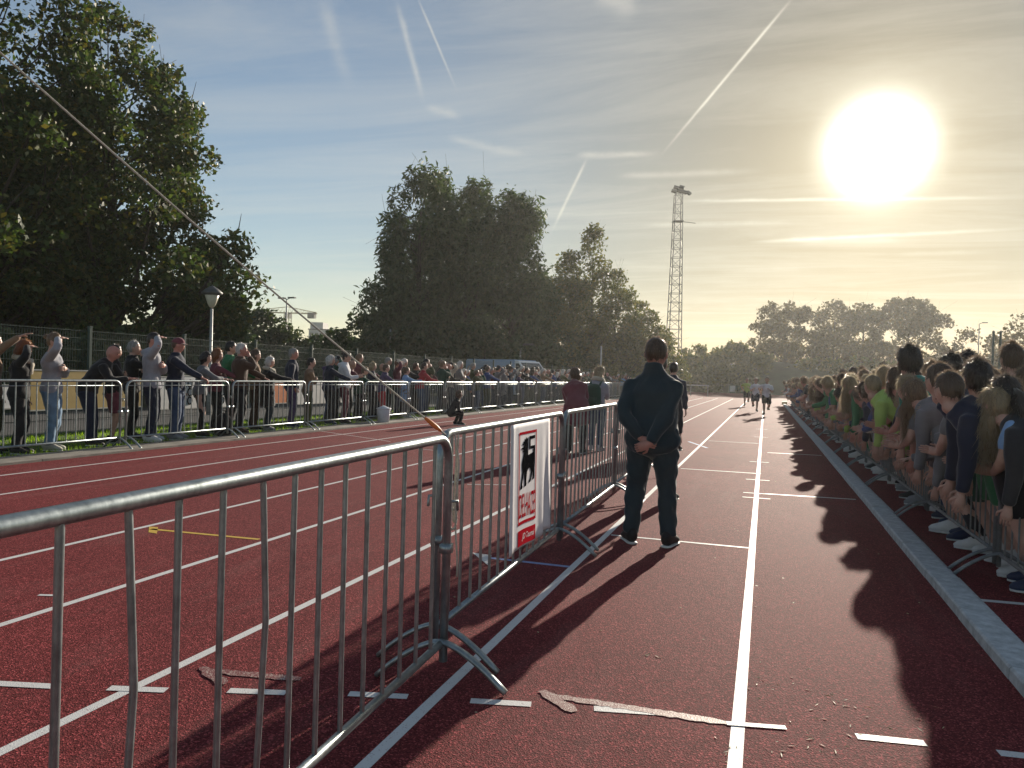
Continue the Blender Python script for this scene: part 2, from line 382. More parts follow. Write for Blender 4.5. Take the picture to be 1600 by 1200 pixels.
def hairmat(name, c, tr=.28):
    m, nt = newmat(name)
    f = noise(nt, 30, 4, .7, stretch=(1, 1, .2))
    a = tuple(x*.55 for x in c); b = tuple(min(1, x*1.35) for x in c)
    cc = nt.ramp(f, [(.3, a), (.7, b)])
    d = nt.node('ShaderNodeBsdfPrincipled', inp={'Base Color': cc, 'Roughness': .36, 'Specular IOR Level': .5, 'Sheen Weight': .45, 'Sheen Roughness': .3})
    t = nt.node('ShaderNodeBsdfTranslucent', inp={'Color': nt.mix(1.0, cc, (1.3, 1.25, 1.15, 1), 'MULTIPLY')})
    bn = nt.node('ShaderNodeBump', inp={'Height': f, 'Strength': .5, 'Distance': .01}); nt.link(bn.outputs[0], d.inputs['Normal'])
    mx = nt.node('ShaderNodeMixShader', inp={0: tr}); nt.link(d.outputs[0], mx.inputs[1]); nt.link(t.outputs[0], mx.inputs[2])
    finish(nt, mx.outputs[0]); return m
def strandmat(name, c):
    m, nt = newmat(name); c2 = tuple(min(.8, x**.62) for x in c)
    d = nt.node('ShaderNodeBsdfPrincipled', inp={'Base Color': (*c, 1), 'Roughness': .3, 'Specular IOR Level': .6})
    t = nt.node('ShaderNodeBsdfTranslucent', inp={'Color': (*c2, 1)}); mx = nt.node('ShaderNodeMixShader', inp={0: .6}); nt.link(d.outputs[0], mx.inputs[1]); nt.link(t.outputs[0], mx.inputs[2])
    finish(nt, mx.outputs[0]); return m
HAIR = {k: hairmat('hair_'+k, v) for k, v in dict(black=(.012, .010, .010), dark=(.036, .026, .020), brown=(.10, .062, .038), light=(.20, .13, .075),
                                                  blond=(.34, .26, .15), grey=(.28, .27, .26), white=(.60, .58, .55), ginger=(.22, .075, .022)).items()}
HC = dict(black=(.012, .010, .010), dark=(.036, .026, .020), brown=(.10, .062, .038), light=(.20, .13, .075), blond=(.34, .26, .15), grey=(.28, .27, .26), white=(.60, .58, .55), ginger=(.22, .075, .022))
STRAND = {k: strandmat('hair_strands_'+k, v) for k, v in HC.items()}
def skinmat(name, c):
    m, nt = newmat(name)
    f = noise(nt, 12, 4, .6)
    cc = nt.ramp(f, [(.3, tuple(x*.88 for x in c)), (.7, tuple(min(1, x*1.1) for x in c))])
    p = nt.node('ShaderNodeBsdfPrincipled', inp={'Base Color': cc, 'Roughness': .5, 'Specular IOR Level': .4, 'Subsurface Weight': .12, 'Subsurface Scale': .02})
    p.inputs['Subsurface Radius'].default_value = (1., .35, .2)
    finish(nt, p.outputs[0]); return m
SKIN = {k: skinmat('skin_'+k, v) for k, v in dict(fair=(.50, .30, .23), mid=(.40, .23, .16), red=(.46, .22, .17), dark=(.10, .055, .035)).items()}
M['eye'] = pbr('eye_dark', (.02, .016, .014), .2, var=.1)
M['lip'] = pbr('lip', (.26, .10, .085), .5, var=.1)
M['sole'] = pbr('shoe_sole', (.60, .59, .57), .6, var=.1)
SHOE = {k: fab('shoe_'+k, v, .6, 0) for k, v in dict(black=(.014, .014, .015), white=(.62, .61, .60), grey=(.22, .22, .23), navy=(.02, .03, .07), brown=(.07, .04, .025), cream=(.45, .42, .35)).items()}

# ------------------------------------------------------------------ the setting
def sheet(name, pts, z, mat, kind='structure'):
    me = mesh_np(name, [(x, y, z) for x, y in pts], [tuple(range(len(pts)))], [mat])
    return tag(link(name, me), kind=kind)
sheet('ground', [(-400, -80), (400, -80), (400, 440), (-400, 440)], -.024, M['field'])
sheet('grass_verge', [(-12.9, -10), (-10.02, -10), (-10.02, 100), (-12.9, 100)], -.004, M['grass_ground'])
sheet('path', [(-19, -10), (-12.9, -10), (-12.9, 120), (-19, 120)], -.012, M['asphalt'])
sheet('running_track', [(-9.38, -14), (5.0, -14), (5.0, 92), (-16, 118), (-30, 118), (-9.38, 90)], 0.0, M['track'])
sheet('service_road', [(-60, 119), (30, 96), (30, 99.5), (-60, 124)], -.008, M['asphalt'])
# kerb strip along the far edge of the track
mb = MB(); 
for i in range(24):
    y0 = -8 + i*4.0
    mb.box((-9.71, y0+1.995, .006), (.325, 1.993, .024))
tag(mb.build('kerb_strip', [M['strip']], smooth=False), kind='structure')

LX = [-.06 - 1.22*k for k in range(8)]
def line_quad(mbx, p, q, w, z):
    p, q = np.array(p, float), np.array(q, float); t = (q-p)/np.linalg.norm(q-p); n = np.array([-t[1], t[0]])*w/2
    z = z*.32; mbx.poly([(*(p-n), z), (*(q-n), z), (*(q+n), z), (*(p+n), z)])
for k, x in enumerate(LX):
    mb = MB(); line_quad(mb, (x, -10), (x, 66 if k else 64), .052, .003)
    tag(mb.build('lane_line', [M['white_line']], smooth=False), kind='structure')
mb = MB(); line_quad(mb, (-9.0, 66.2), (-.0, 64.4), .06, .007); tag(mb.build('lane_line', [M['white_line']], smooth=False), kind='structure')
def mark(name, mat, segs, z=.007, w=.05):
    mb = MB()
    for s in segs:
        if len(s) == 2: line_quad(mb, s[0], s[1], w, z)
        else: mb.poly([(*p, z*.32) for p in s])
    return tag(mb.build(name, [mat], smooth=False), kind='structure')
def worn(a, b, w, z, seed):
    r = random.Random(seed); mb = MB(); a, b = np.array(a), np.array(b); L = np.linalg.norm(b-a); t = (b-a)/L; n = np.array([-t[1], t[0]]); N = max(6, int(L/.025)); P = []
    for i in range(N+1):
        e = 1-.45*(abs(2*i/N-1)**6); c = a+t*L*i/N; P.append((c-n*w*.5*e*r.uniform(.65, 1.1), c+n*w*.5*e*r.uniform(.65, 1.1)))
    for i in range(N): mb.poly([(*P[i][0], z), (*P[i+1][0], z), (*P[i+1][1], z), (*P[i][1], z)])
    tag(mb.build('arrow_marking', [M['worn_line']], smooth=False), kind='structure')
g2 = lambda a, b: tuple(ground(a, b)[:2])
for a, b in (((-30, 1067), (85, 1073)), ((170, 1075.5), (260, 1079)), ((357, 1079.5), (447, 1083)), ((545, 1084.5), (637, 1089)), ((735, 1095.5), (830, 1101)), ((928, 1107.5), (1024, 1114)),
             ((1338, 1151), (1446, 1162)), ((1560, 1177), (1640, 1186))):
    mark('line_dash', M['white_line'], [(g2(*a), g2(*b))], .007)
mark('start_mark', M['white_line'], [(g2(1135, 1131), g2(1228, 1138))], .012, .035)
worn(g2(858, 1087), g2(1140, 1131), .06, .003, 1); worn(g2(846, 1080), g2(898, 1113), .065, .004, 2)
worn(g2(324, 1048), g2(470, 1062), .06, .003, 3); worn(g2(316, 1043), g2(350, 1070), .065, .004, 4)
mark('cross_line', M['white_line'], [((-1.24, 6.66), (-.09, 6.66))], .007, .04)
mark('cross_line', M['white_line'], [((-1.21, 12.2), (-.02, 12.2))], .007, .05)
mark('cross_line', M['white_line'], [((.04, 10.02), (1.08, 10.1))], .007, .05)
mark('cross_line', M['white_line'], [((1.37, 5.70), (2.4, 5.78))], .007, .06)
mark('cross_line', M['white_line'], [((.08, 16.0), (1.08, 16.05))], .007, .05)
mark('cross_line', M['white_line'], [((-1.2, 18.3), (-.1, 18.3))], .007, .04)
for y in (9.6, 10.0, 11.4, 14.0, 20.5, 24):
    mark('tick_mark', M['white_line'], [((-.22, y), (.10, y))], .007, .035)
mark('triangle_mark', M['yellow_line'], [(g2(236, 827), g2(405, 843)), (g2(233, 823), g2(247, 824), g2(245, 834), g2(232, 832))], .007, .045)
mark('triangle_mark', M['blue_line'], [(g2(765, 872), g2(890, 886))], .007, .05)
mark('triangle_mark', M['white_line'], [(g2(738, 864), g2(768, 868), g2(765, 886))], .0095)
mark('triangle_mark', M['blue_line'], [(g2(1076, 690), g2(1105, 700))], .007, .06)
for a, b in (((490, 672), (610, 690)), ((730, 757), (800, 758)), ((640, 700), (700, 706)), ((885, 690), (960, 700)), ((60, 930), (98, 931))):
    mark('tick_mark', M['white_line'], [(g2(*a), g2(*b))], .007, .03)

# raised kerb on the right: one stone after another
kerb = empty('kerb', (1.25, 0, 0)); tag(kerb, kind='structure')
prof = [(-.11, -.02), (-.108, .052), (-.098, .064), (.050, .064), (.060, .056), (.062, .030), (.105, .026), (.112, .018), (.112, -.02)]
def kerb_mesh(L):
    mb = MB(); P = [[(x, y, z) for x, z in prof] for y in (0, L)]
    for i in range(len(prof)-1): mb.quad(P[0][i], P[0][i+1], P[1][i+1], P[1][i])
    mb.poly(P[0]); mb.poly(P[1][::-1]); return mb.mesh('kerb_stone', [M['concrete']], False)
km = kerb_mesh(.991)
for i in range(52):
    o = link('kerb_stone', km, kerb, (rnd.uniform(-.003, .003), 1.2+i*1.0, rnd.uniform(-.004, .003)))
mb = MB(); mb.box((1.25, 54.3, .08), (.16, .25, .10)); o = mb.build('kerb_marker', [M['yellow_board']], smooth=False)
tag(o, 'pale yellow block standing at the far end of the kerb', 'marker')

# mound across the end of the track
def hill():
    nx, ny = 60, 16; Vv = []; Ff = []
    xs = np.linspace(-22, 34, nx)
    prof_x = [(-22, .3), (-13, 2.0), (-8, 3.4), (-2, 4.6), (4, 4.4), (14, 3.6), (24, 2.2), (34, .3)]
    for j in range(ny):
        for i in range(nx):
            x = xs[i]; h = np.interp(x, *zip(*prof_x)); t = j/(ny-1)
            y = 101 + 34*t; z = h*math.sin(math.pi*min(1, t*1.25/1.25))**.8
            z += .22*math.sin(x*1.3+j)*math.sin(x*.37+2*j)*(0 < j < ny-1)
            Vv.append((x, y, z-.03))
    for j in range(ny-1):
        for i in range(nx-1): a = j*nx+i; Ff.append((a, a+1, a+nx+1, a+nx))
    return tag(link('hill', mesh_np('hill', Vv, Ff, [M['hill']], True)), kind='structure')
hill()

# ------------------------------------------------------------------ foliage
def leaf_mesh(centers, radii, N, size, aspect=1.7, droop=0.0, seed=0, mats=None, surf=.45):
    """N small folded leaf-clump faces scattered in ellipsoids"""
    r = np.random.RandomState(seed); C = np.asarray(centers); Rr = np.asarray(radii)
    w = (Rr.prod(axis=1))**(2/3.); idx = r.choice(len(C), N, p=w/w.sum())
    d = r.normal(size=(N, 3)); d /= np.linalg.norm(d, axis=1)[:, None]
    rad = (surf + (1-surf)*r.rand(N))[:, None]**.8
    P = C[idx] + d*rad*Rr[idx]*(1+.16*r.normal(size=(N, 1)))
    ax = r.normal(size=(N, 3)); ax[:, 2] = ax[:, 2]*(1-droop) - 1.6*droop; ax += .5*d
    ax /= np.linalg.norm(ax, axis=1)[:, None]
    s = np.cross(ax, r.normal(size=(N, 3))); s /= np.linalg.norm(s, axis=1)[:, None]
    nn = np.cross(ax, s)
    L = size*(.55+.9*r.rand(N))[:, None]; W = L/aspect
    a = P - ax*L*.5; b = P + s*W*.5 + nn*L*.10; c = P + ax*L*.5 - nn*L*.06; e = P - s*W*.5 + nn*L*.10
    V = np.stack([a, b, c, e], 1).reshape(-1, 3)
    return V, np.arange(4*N).reshape(N, 4)
def tree(name, label, x, y, H, prof, N, leaf, mat, seed, style='round', base=.12, clumps=60, trunk=.28, cr=.9, group=None, droop=0., aspect=1.6, twig=0, flat=.75, cat='tree', lean=0., squash=1.0):
    r = np.random.RandomState(seed); root = empty(name, (x, y, -.03)); tag(root, label, cat, group)
    hs, rs = zip(*prof); C = []; Q = []
    ph = r.rand(6)*6.28
    while len(C) < clumps:
        h = base + (1-base)*r.rand(); rr = np.interp(h, hs, rs)
        if r.rand() > rr/max(rs)*.85+.15: continue
        th = r.rand()*6.283; lob = 1+.16*math.sin(2*th+ph[0]+3*h)+.13*math.sin(3*th+ph[1]-5*h)
        q = (.25+.75*math.sqrt(r.rand()))*rr*lob
        s = cr*(.6+.7*r.rand())*(.55+.45*min(1, rr/max(rs)*1.5))
        q = max(0, min(q, rr*lob-.45*s))
        C.append((math.cos(th)*q+lean*h*H, math.sin(th)*q*squash, h*H)); Q.append((s, s, s*flat))
    C = np.array(C); Q = np.array(Q)
    C[:, 2] = np.minimum(C[:, 2], H-Q[:, 2]*.8)
    V, Fq = leaf_mesh(C, Q, N, leaf, aspect, droop, seed+1)
    k = V[:, 2].reshape(-1, 4).min(1) > .05; Fq = Fq[k]
    link('crown', mesh_np('crown', V, Fq, [mat]), root)
    if trunk:
        mb = MB(); top = min(H*.8, H-1.0); n = 7; tp = []
        for i in range(n):
            t = i/(n-1); tp.append(np.array([lean*t*top+.12*math.sin(3*t+ph[2])*H*.06, .12*math.sin(4*t+ph[3])*H*.05, t*top]))
        mb.tube(tp, [trunk*(1.25 if i == 0 else 1)*(1-.8*i/(n-1)) for i in range(n)], n=8)
        order = r.permutation(len(C))[:max(10, clumps//2)]
        for j in order:
            c = C[j]; h0 = max(.10*H, c[2]-np.hypot(c[0], c[1])*(.6+.6*r.rand())-.4); h0 = min(h0, top*.93); t = h0/top
            s0 = np.array([np.interp(t, np.linspace(0, 1, n), [p[q] for p in tp]) for q in range(3)])
            m = s0*.5+c*.5 + np.array([0, 0, -.08*np.linalg.norm(c-s0)]) + r.normal(size=3)*.12
            r0 = max(.018, trunk*(1-.8*t)*.42); mb.tube([s0, m, c], [r0, r0*.62, r0*.25], n=5, cap=False)
            for q in range(twig):
                e = c + r.normal(size=3)*Q[j]*np.array([.9, .9, 1.2]) + np.array([0, 0, .45*Q[j][2]])
                mb.tube([m*.3+c*.7, (c+e)/2+r.normal(size=3)*.06, e], [r0*.3, r0*.2, .007], n=3, cap=False)
        mb.build('trunk', [M['bark']], root)
    return root
def xy(px, d): p = at(px, 590, d); return p[0], p[1]
def hz(px): return 598.9-(1195-px)*.03
def hgt(px, py, d): return EYE+(hz(px)-py)*d/FPX

# big trees on the left
x, y = xy(-60, 25); tree('maple_tree', 'dark tree cut off by the left edge of the photo, behind the green fence', x, y, 15.0, [(0, .6), (.15, 3.6), (.35, 5.0), (.6, 4.6), (.8, 3.6), (1, 1.6)], 48000, .20, M['leaf_maple'], 3, clumps=200, trunk=.36, cr=.92, twig=2, group='trees behind the fence', base=.10)
x, y = xy(168, 29); tree('maple_tree', 'tallest green tree standing behind the round-headed lamp post on the left', x, y, 14.5, [(0, .5), (.12, 3.6), (.25, 5.5), (.4, 5.0), (.6, 4.0), (.8, 2.6), (.92, 1.4), (1, .9)], 54000, .20, M['leaf_maple'], 17, clumps=200, trunk=.34, cr=.88, twig=2, group='trees behind the fence', base=.10)
x, y = xy(60, 33); tree('maple_tree', 'darker tree filling the gap between the two tall left trees', x, y, 13.3, [(0, .5), (.15, 3.5), (.4, 4.2), (.7, 3.0), (1, 1.0)], 15000, .27, M['leaf_maple2'], 29, clumps=120, trunk=.3, cr=.8, twig=1, group='trees behind the fence', base=.10)
x, y = xy(318, 33); tree('maple_tree', 'lower dark tree just behind and right of the round-headed lamp post', x, y, 6.6, [(0, .6), (.2, 1.7), (.5, 1.9), (.8, 1.3), (1, .5)], 9000, .26, M['leaf_maple2'], 31, clumps=45, trunk=.18, cr=.8, twig=1, group='trees behind the fence')
# tall willows in the middle
WG = 'tall willows in the middle distance'
for i, (px, py, d, wid, lab) in enumerate(((652, 256, 50, 2.6, 'highest willow with two pointed tops, left of the middle tree group'),
        (726, 282, 51, 2.7, 'tall dense willow in the centre of the middle tree group'),
        (796, 300, 52, 2.3, 'willow with a thin see-through right side at the right of the middle group'),
        (690, 262, 54, 2.4, 'willow showing between the two tallest tops of the middle group'),
        (604, 402, 49, 1.9, 'small grey-green tree on the left shoulder of the willows'),
        (836, 420, 55, 1.6, 'low yellowish willow filling the right foot of the willow group'))):
    x, y = xy(px, d); H = hgt(px, py, d)
    tree('willow_tree', lab, x, y, H, [(0, wid*.6), (.2, wid), (.5, wid*1.05), (.75, wid*.9), (.9, wid*.55), (1, wid*.18)], 15000 if i < 4 else 6000, .40, M['leaf_willow'], 50+i, clumps=95 if i < 4 else 45,
         trunk=.30 if i < 4 else .16, cr=.85, group=WG, droop=.55, aspect=3.4, twig=1, flat=1.35, base=.08)
BG = 'thin birches right of the willows'
for i, (px, py, d, wid, n, lab) in enumerate(((922, 352, 62, 1.9, 4200, 'tallest birch with a bare twiggy top, right of the willows'),
        (886, 392, 60, 1.7, 4200, 'half-bare birch next to the willows, left of the tallest birch'),
        (958, 420, 63, 1.9, 4600, 'birch with a rounded top behind the woman with the backpack'),
        (1000, 470, 66, 1.9, 4200, 'shorter yellow-green birch at the left of the floodlight mast'),
        (1034, 520, 70, 1.4, 2500, 'smallest birch at the foot of the floodlight mast'),
        (860, 455, 58, 1.6, 3800, 'low leafy birch touching the right edge of the willows'))):
    x, y = xy(px, d); H = hgt(px, py, d)
    tree('birch_tree', lab, x, y, H, [(0, wid*.9), (.25, wid*1.35), (.5, wid*1.3), (.75, wid*.95), (.92, wid*.5), (1, wid*.2)], n*2, .27, M['leaf_birch'], 80+i, clumps=60, trunk=.17, cr=.85, group=BG, aspect=1.9, twig=5, base=.08, flat=.9)
AG = 'autumn trees on the mound'
for i, (px, py, d, wid, lab) in enumerate(((1226, 470, 112, 5.3, 'left autumn tree behind the mound with broad rounded crown'),
        (1302, 470, 114, 3.7, 'narrow autumn tree, left one of the thin pair behind the children'),
        (1346, 474, 113, 3.6, 'narrow autumn tree, right one of the thin pair behind the children'),
        (1416, 464, 112, 5.6, 'broad autumn tree directly behind the tall boy in teal'))):
    x, y = xy(px, d); H = hgt(px, py, d)
    tree('autumn_tree', lab, x, y, H, [(0, wid*.75), (.25, wid*.95), (.5, wid*1.0), (.75, wid*.85), (.92, wid*.6), (1, wid*.3)], 9500 if wid > 4 else 6500, .46, M['leaf_brown'], 110+i, clumps=110 if wid > 4 else 75, trunk=.28, cr=1.15, group=AG, aspect=1.5, twig=3, base=.06)
for i, (px, py, d, wid) in enumerate(((1502, 512, 95, 2.6), (1560, 520, 90, 2.2), (1602, 488, 80, 3.2), (1478, 540, 100, 2.0))):
    x, y = xy(px, d); H = hgt(px, py, d)
    tree('bare_tree', ['bare hazy tree left of the slim street lamp at far right', 'bare tree beside the green floodlight pole', 'bare tree at the right edge of the photo', 'low bare tree right of the broad autumn tree'][i],
         x, y, H, [(0, wid*.5), (.3, wid), (.7, wid*.9), (1, wid*.4)], 1500, .40, M['leaf_brown'], 130+i, clumps=55, trunk=.16, cr=.9, group='bare trees on the right', aspect=1.6, twig=5)
SG = 'bushes along the back of the ground'
shr = [(20, 506, 40, 3.6), (92, 508, 42, 3.4), (170, 512, 43, 3.2), (245, 514, 46, 3.2), (398, 482, 58, 2.6), (352, 510, 50, 2.6), (440, 508, 60, 2.2), (486, 522, 62, 2.4), (528, 518, 60, 2.4), (565, 488, 52, 2.6), (622, 505, 47, 3.0), (690, 505, 48, 3.0),
       (755, 512, 49, 3.0), (815, 520, 52, 2.8), (880, 515, 60, 3.2), (945, 520, 64, 3.2), (1005, 535, 70, 3.0), (1100, 540, 98, 4.0), (1142, 534, 100, 3.8), (1182, 552, 104, 3.6), (1270, 556, 104, 5.0), (1330, 556, 104, 5.0), (1400, 555, 102, 5.0), (1470, 560, 96, 4.2), (1540, 560, 90, 4.0), (1600, 556, 85, 4.0), (1075, 556, 92, 3.0)]
shl = ['dark bush at the left photo edge behind the fence', 'dark bush behind the two women at the fence', 'dark bush behind the bald man', 'dark bush behind the man in the grey hoodie', 'rounded bush rising left of the crane', 'dark bush beneath the lamp post tree', 'bush under the tower crane', 'low bush in front of the far flat block',
       'low bush right of the far flat block', 'bush at the left foot of the small grey-green tree', 'dark bush at the left foot of the willows', 'dark bush under the highest willow', 'dark bush under the dense centre willow', 'bush behind the white van', 'bush under the half-bare birch', 'bush under the rounded birch', 'bush left of the floodlight mast foot',
       'pale hazy bush right of the floodlight mast', 'hazy bush between mast and left autumn tree', 'hazy bush at the left foot of the left autumn tree', 'hazy bush below the gap between the autumn trees', 'hazy bush under the thin pair of trees', 'hazy bush under the broad autumn tree', 'hazy low bush right of the broad autumn tree', 'hazy bush under the slim street lamp', 'hazy bush at the right photo edge', 'hazy bush at the foot of the floodlight mast']
for i, (px, py, d, wid) in enumerate(shr):
    x, y = xy(px, d); H = max(1.4, hgt(px, py, d))
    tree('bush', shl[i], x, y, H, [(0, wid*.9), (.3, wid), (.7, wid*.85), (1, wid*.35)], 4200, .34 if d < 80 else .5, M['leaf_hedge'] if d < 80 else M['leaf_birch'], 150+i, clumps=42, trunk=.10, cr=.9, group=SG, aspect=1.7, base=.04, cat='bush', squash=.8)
# clipped hedge behind the path
def hedge(x0, y0, x1, y1, h, lab, seed, N=9000):
    root = empty('hedge', ((x0+x1)/2, (y0+y1)/2, 0)); tag(root, lab, 'hedge', 'hedges behind the path')
    r = np.random.RandomState(seed); n = 60; t = r.rand(n); C = np.stack([(x0-x1)/2+(x1-x0)*t, (y0-y1)/2+(y1-y0)*t, h*(.15+.7*r.rand(n))], 1)
    V, Fq = leaf_mesh(C, np.full((n, 3), .75)*np.array([1, 1.4, .7]), N, .22, 1.6, 0, seed)
    Fq = Fq[V[:, 2].reshape(-1, 4).min(1) > 0]; link('foliage', mesh_np('foliage', V, Fq, [M['leaf_hedge']]), root)
hedge(-20.2, 6, -19.6, 24, 2.6, 'dark hedge behind the path at the left', 201, 12000)
hedge(-19.6, 24, -19.3, 46, 2.4, 'dark hedge in the middle behind the far spectators', 202, 12000)
hedge(-19.3, 46, -18.6, 80, 2.3, 'dark hedge at the far end behind the last spectators', 203, 12000)
# grass on the verge
def tufts():
    r = np.random.RandomState(9); N = 26000
    x = -12.85+2.78*r.rand(N); y = 6+r.rand(N)**1.4*40; h = .03+.05*r.rand(N); a = r.rand(N)*6.28; w = .006
    P = np.stack([x, y, np.full(N, -.005)], 1); dx = np.stack([np.cos(a)*w, np.sin(a)*w, 0*a], 1); tip = P+np.stack([r.normal(size=N)*.02, r.normal(size=N)*.02, h], 1)
    V = np.stack([P-dx, P+dx, tip], 1).reshape(-1, 3)
    tag(link('grass', mesh_np('grass', V, np.arange(3*N).reshape(N, 3), [M['blade']])), kind='stuff')
tufts()
def litter():
    r = np.random.RandomState(4); mb = MB()
    pts = [(ground(1260, 1090), .18, 26), (ground(1235, 1160), .10, 14), (ground(1330, 1110), .16, 10), (ground(1145, 1178), .05, 8), (ground(1020, 1025), .02, 4), (ground(1160, 830), .06, 6)]
    for c, s, n in pts:
        for i in range(n):
            p = c[:2]+r.normal(size=2)*s; a = r.rand()*6.28; L = .006+.016*r.rand(); w = .003
            d = np.array([math.cos(a), math.sin(a)])*L; e = np.array([-math.sin(a), math.cos(a)])*w
            mb.quad((*(p-d), .002), (*(p-e), .004), (*(p+d), .003), (*(p+e), .002))
    for i in range(260):
        p = np.array([r.uniform(-8, 1), r.uniform(1.8, 14)]); L = .004+.008*r.rand(); a = r.rand()*6.28
        d = np.array([math.cos(a), math.sin(a)])*L; e = np.array([-math.sin(a), math.cos(a)])*L*.6
        mb.quad((*(p-d), .002), (*(p-e), .004), (*(p+d), .003), (*(p+e), .002))
    tag(mb.build('litter', [M['litter']], smooth=False), kind='stuff')
litter()

# ------------------------------------------------------------------ crowd barriers
def barrier_parts(L, nb, H, inner_rail, r_frame=.0195, r_bar=.0085, mat=None):
    mat = mat or M['galv']
    """meshes in local coordinates: along +Y from 0 to L, feet along X"""
    mb = MB(); rc = .12; zb = .19; pts = [(0, 0, .10)]
    pts += [(0, 0, H-rc)]
    for k in range(1, 6): a = k/5*math.pi/2; pts.append((0, rc-rc*math.cos(a), H-rc+rc*math.sin(a)))
    for k in range(0, 6): a = k/5*math.pi/2; pts.append((0, L-rc+rc*math.sin(a), H-rc+rc*math.cos(a)))
    pts += [(0, L, .10)]
    mb.tube(pts, r_frame, n=10, side=(1, 0, 0))
    mb.tube([(0, .0, zb), (0, L, zb)], r_frame*.85, n=8, side=(1, 0, 0))
    if inner_rail: mb.tube([(0, 0, H-.075), (0, L, H-.075)], .008, n=6, side=(1, 0, 0))
    for s in (0, L):                      # hook and eye
        mb.tube([(0, s, H*.74), (.035 if s else -.035, s+(.03 if s else -.03), H*.74), (.03 if s else -.03, s+(.05 if s else -.05), H*.70)], .007, n=5)
        mb.box((0, s, H*.55), (.024, .024, .02))
    frame = mb.mesh('frame', [mat])
    bars = []
    for i in range(nb):
        pass
    mb = MB(); mb.tube([(0, 0, zb), (0, 0, .45), (0, 0, .75), (0, 0, H-.004)], r_bar, n=7, side=(1, 0, 0), cap=False); bar = mb.mesh('bar', [mat])
    mb = MB(); mb.tube([(0, 0, zb), (.002, .012, .42), (.004, .026, .70), (0, .002, H-.004)], r_bar, n=7, side=(1, 0, 0), cap=False); bent = mb.mesh('bar', [mat])
    mb = MB(); f = []
    for k in range(-10, 11):
        t = k/10; x = .30*t; z = .185*(1-abs(t)**1.55)+.012
        f.append((x, 0, z))
    mb.tube(f, (.021, .0125), n=8, side=(0, 1, 0)); foot = mb.mesh('foot', [mat])
    mbj = MB()
    for i in range(nb):
        yb = (i+1)*L/(nb+1); mbj.tube([(0, yb, zb), (0, yb, H)], r_bar, n=4, side=(1, 0, 0), cap=False)
    joined = mbj.mesh('bars', [mat])
    return dict(frame=frame, bar=bar, bent=bent, foot=foot, joined=joined, L=L, nb=nb)
BAR_MID = barrier_parts(2.5, 15, 1.09, False)
BAR_L = barrier_parts(2.5, 14, 1.10, True)
BAR_R = barrier_parts(2.45, 16, 1.10, False, .017, .0062, M['galv_shaded'])
def barrier(P, p, q, label, group, far=False, bentset=()):
    p, q = np.array(p, float), np.array(q, float); t = q-p; rz = math.atan2(-t[0], t[1])
    root = empty('crowd_barrier', (p[0], p[1], 0), rz); root.scale = (1, np.linalg.norm(t)/P['L'], 1); tag(root, label, 'barrier', group)
    link('frame', P['frame'], root)
    for s in (.035, P['L']-.035): link('foot', P['foot'], root, (0, s, 0))
    if far: tag(link('bars', P['joined'], root), kind='stuff')
    else:
        for i in range(P['nb']):
            o = link('bar', P['bent'] if i in bentset else P['bar'], root, (0, (i+1)*P['L']/(P['nb']+1)+rnd.uniform(-.004, .004), 0))
            o.rotation_euler = (rnd.uniform(-.006, .006), 0, rnd.uniform(0, 6.28) if i not in bentset else 0)
    return root
MG = 'barriers down the middle of the track'
B2P, B2Q = (-1.42, 3.27), (-1.49, 5.80)
barrier(BAR_MID, (-1.195, .60), (-1.315, 3.13), 'nearest steel barrier, cut off by the left edge of the photo', MG, bentset=(3, 6))
barrier(BAR_MID, B2P, B2Q, 'steel barrier carrying the white banner with the black lion', MG)
barrier(BAR_MID, (-1.51, 5.93), (-1.56, 8.46), 'steel barrier between the banner and the man in dark clothes', MG)
barrier(BAR_MID, (-1.58, 8.56), (-1.62, 11.06), 'steel barrier mostly hidden behind the man in dark clothes', MG)
LG = 'barriers along the left edge of the track'
JL = [4.60, 7.18, 9.78] + [9.78+2.6*k for k in range(1, 20)]
spots = ['at the left photo edge', 'in front of the two women shading their eyes', 'in front of the man in the grey hoodie', 'in front of the man in the blue jacket', 'in front of the white-haired woman in navy', 'beside the white bucket', 'behind the end of the slanting rope', 'behind the child sitting on the track']
for k in range(len(JL)-1):
    lab = ('left-row steel barrier ' + spots[k]) if k < len(spots) else 'left-row steel barrier, %s past the child sitting on the track' % ['first', 'second', 'third', 'fourth', 'fifth', 'sixth', 'seventh', 'eighth', 'ninth', 'tenth', 'eleventh', 'twelfth', 'thirteenth'][k-len(spots)]
    barrier(BAR_L, (-9.80, JL[k]+.06), (-9.80, JL[k+1]-.06), lab, LG, far=k > 7)
RG = 'barriers holding back the children'
NUM = ['nearest', 'second', 'third', 'fourth', 'fifth', 'sixth', 'seventh', 'eighth', 'ninth', 'tenth', 'eleventh', 'twelfth', 'thirteenth', 'fourteenth', 'fifteenth', 'sixteenth', 'seventeenth', 'eighteenth', 'nineteenth', 'twentieth']
for k in range(19):
    y0 = 3.87+2.55*k
    barrier(BAR_R, (1.64, y0+.05), (1.64, y0+2.50), '%s steel barrier in the row beside the grey kerb, counted from the camera' % NUM[k], RG, far=k > 7)

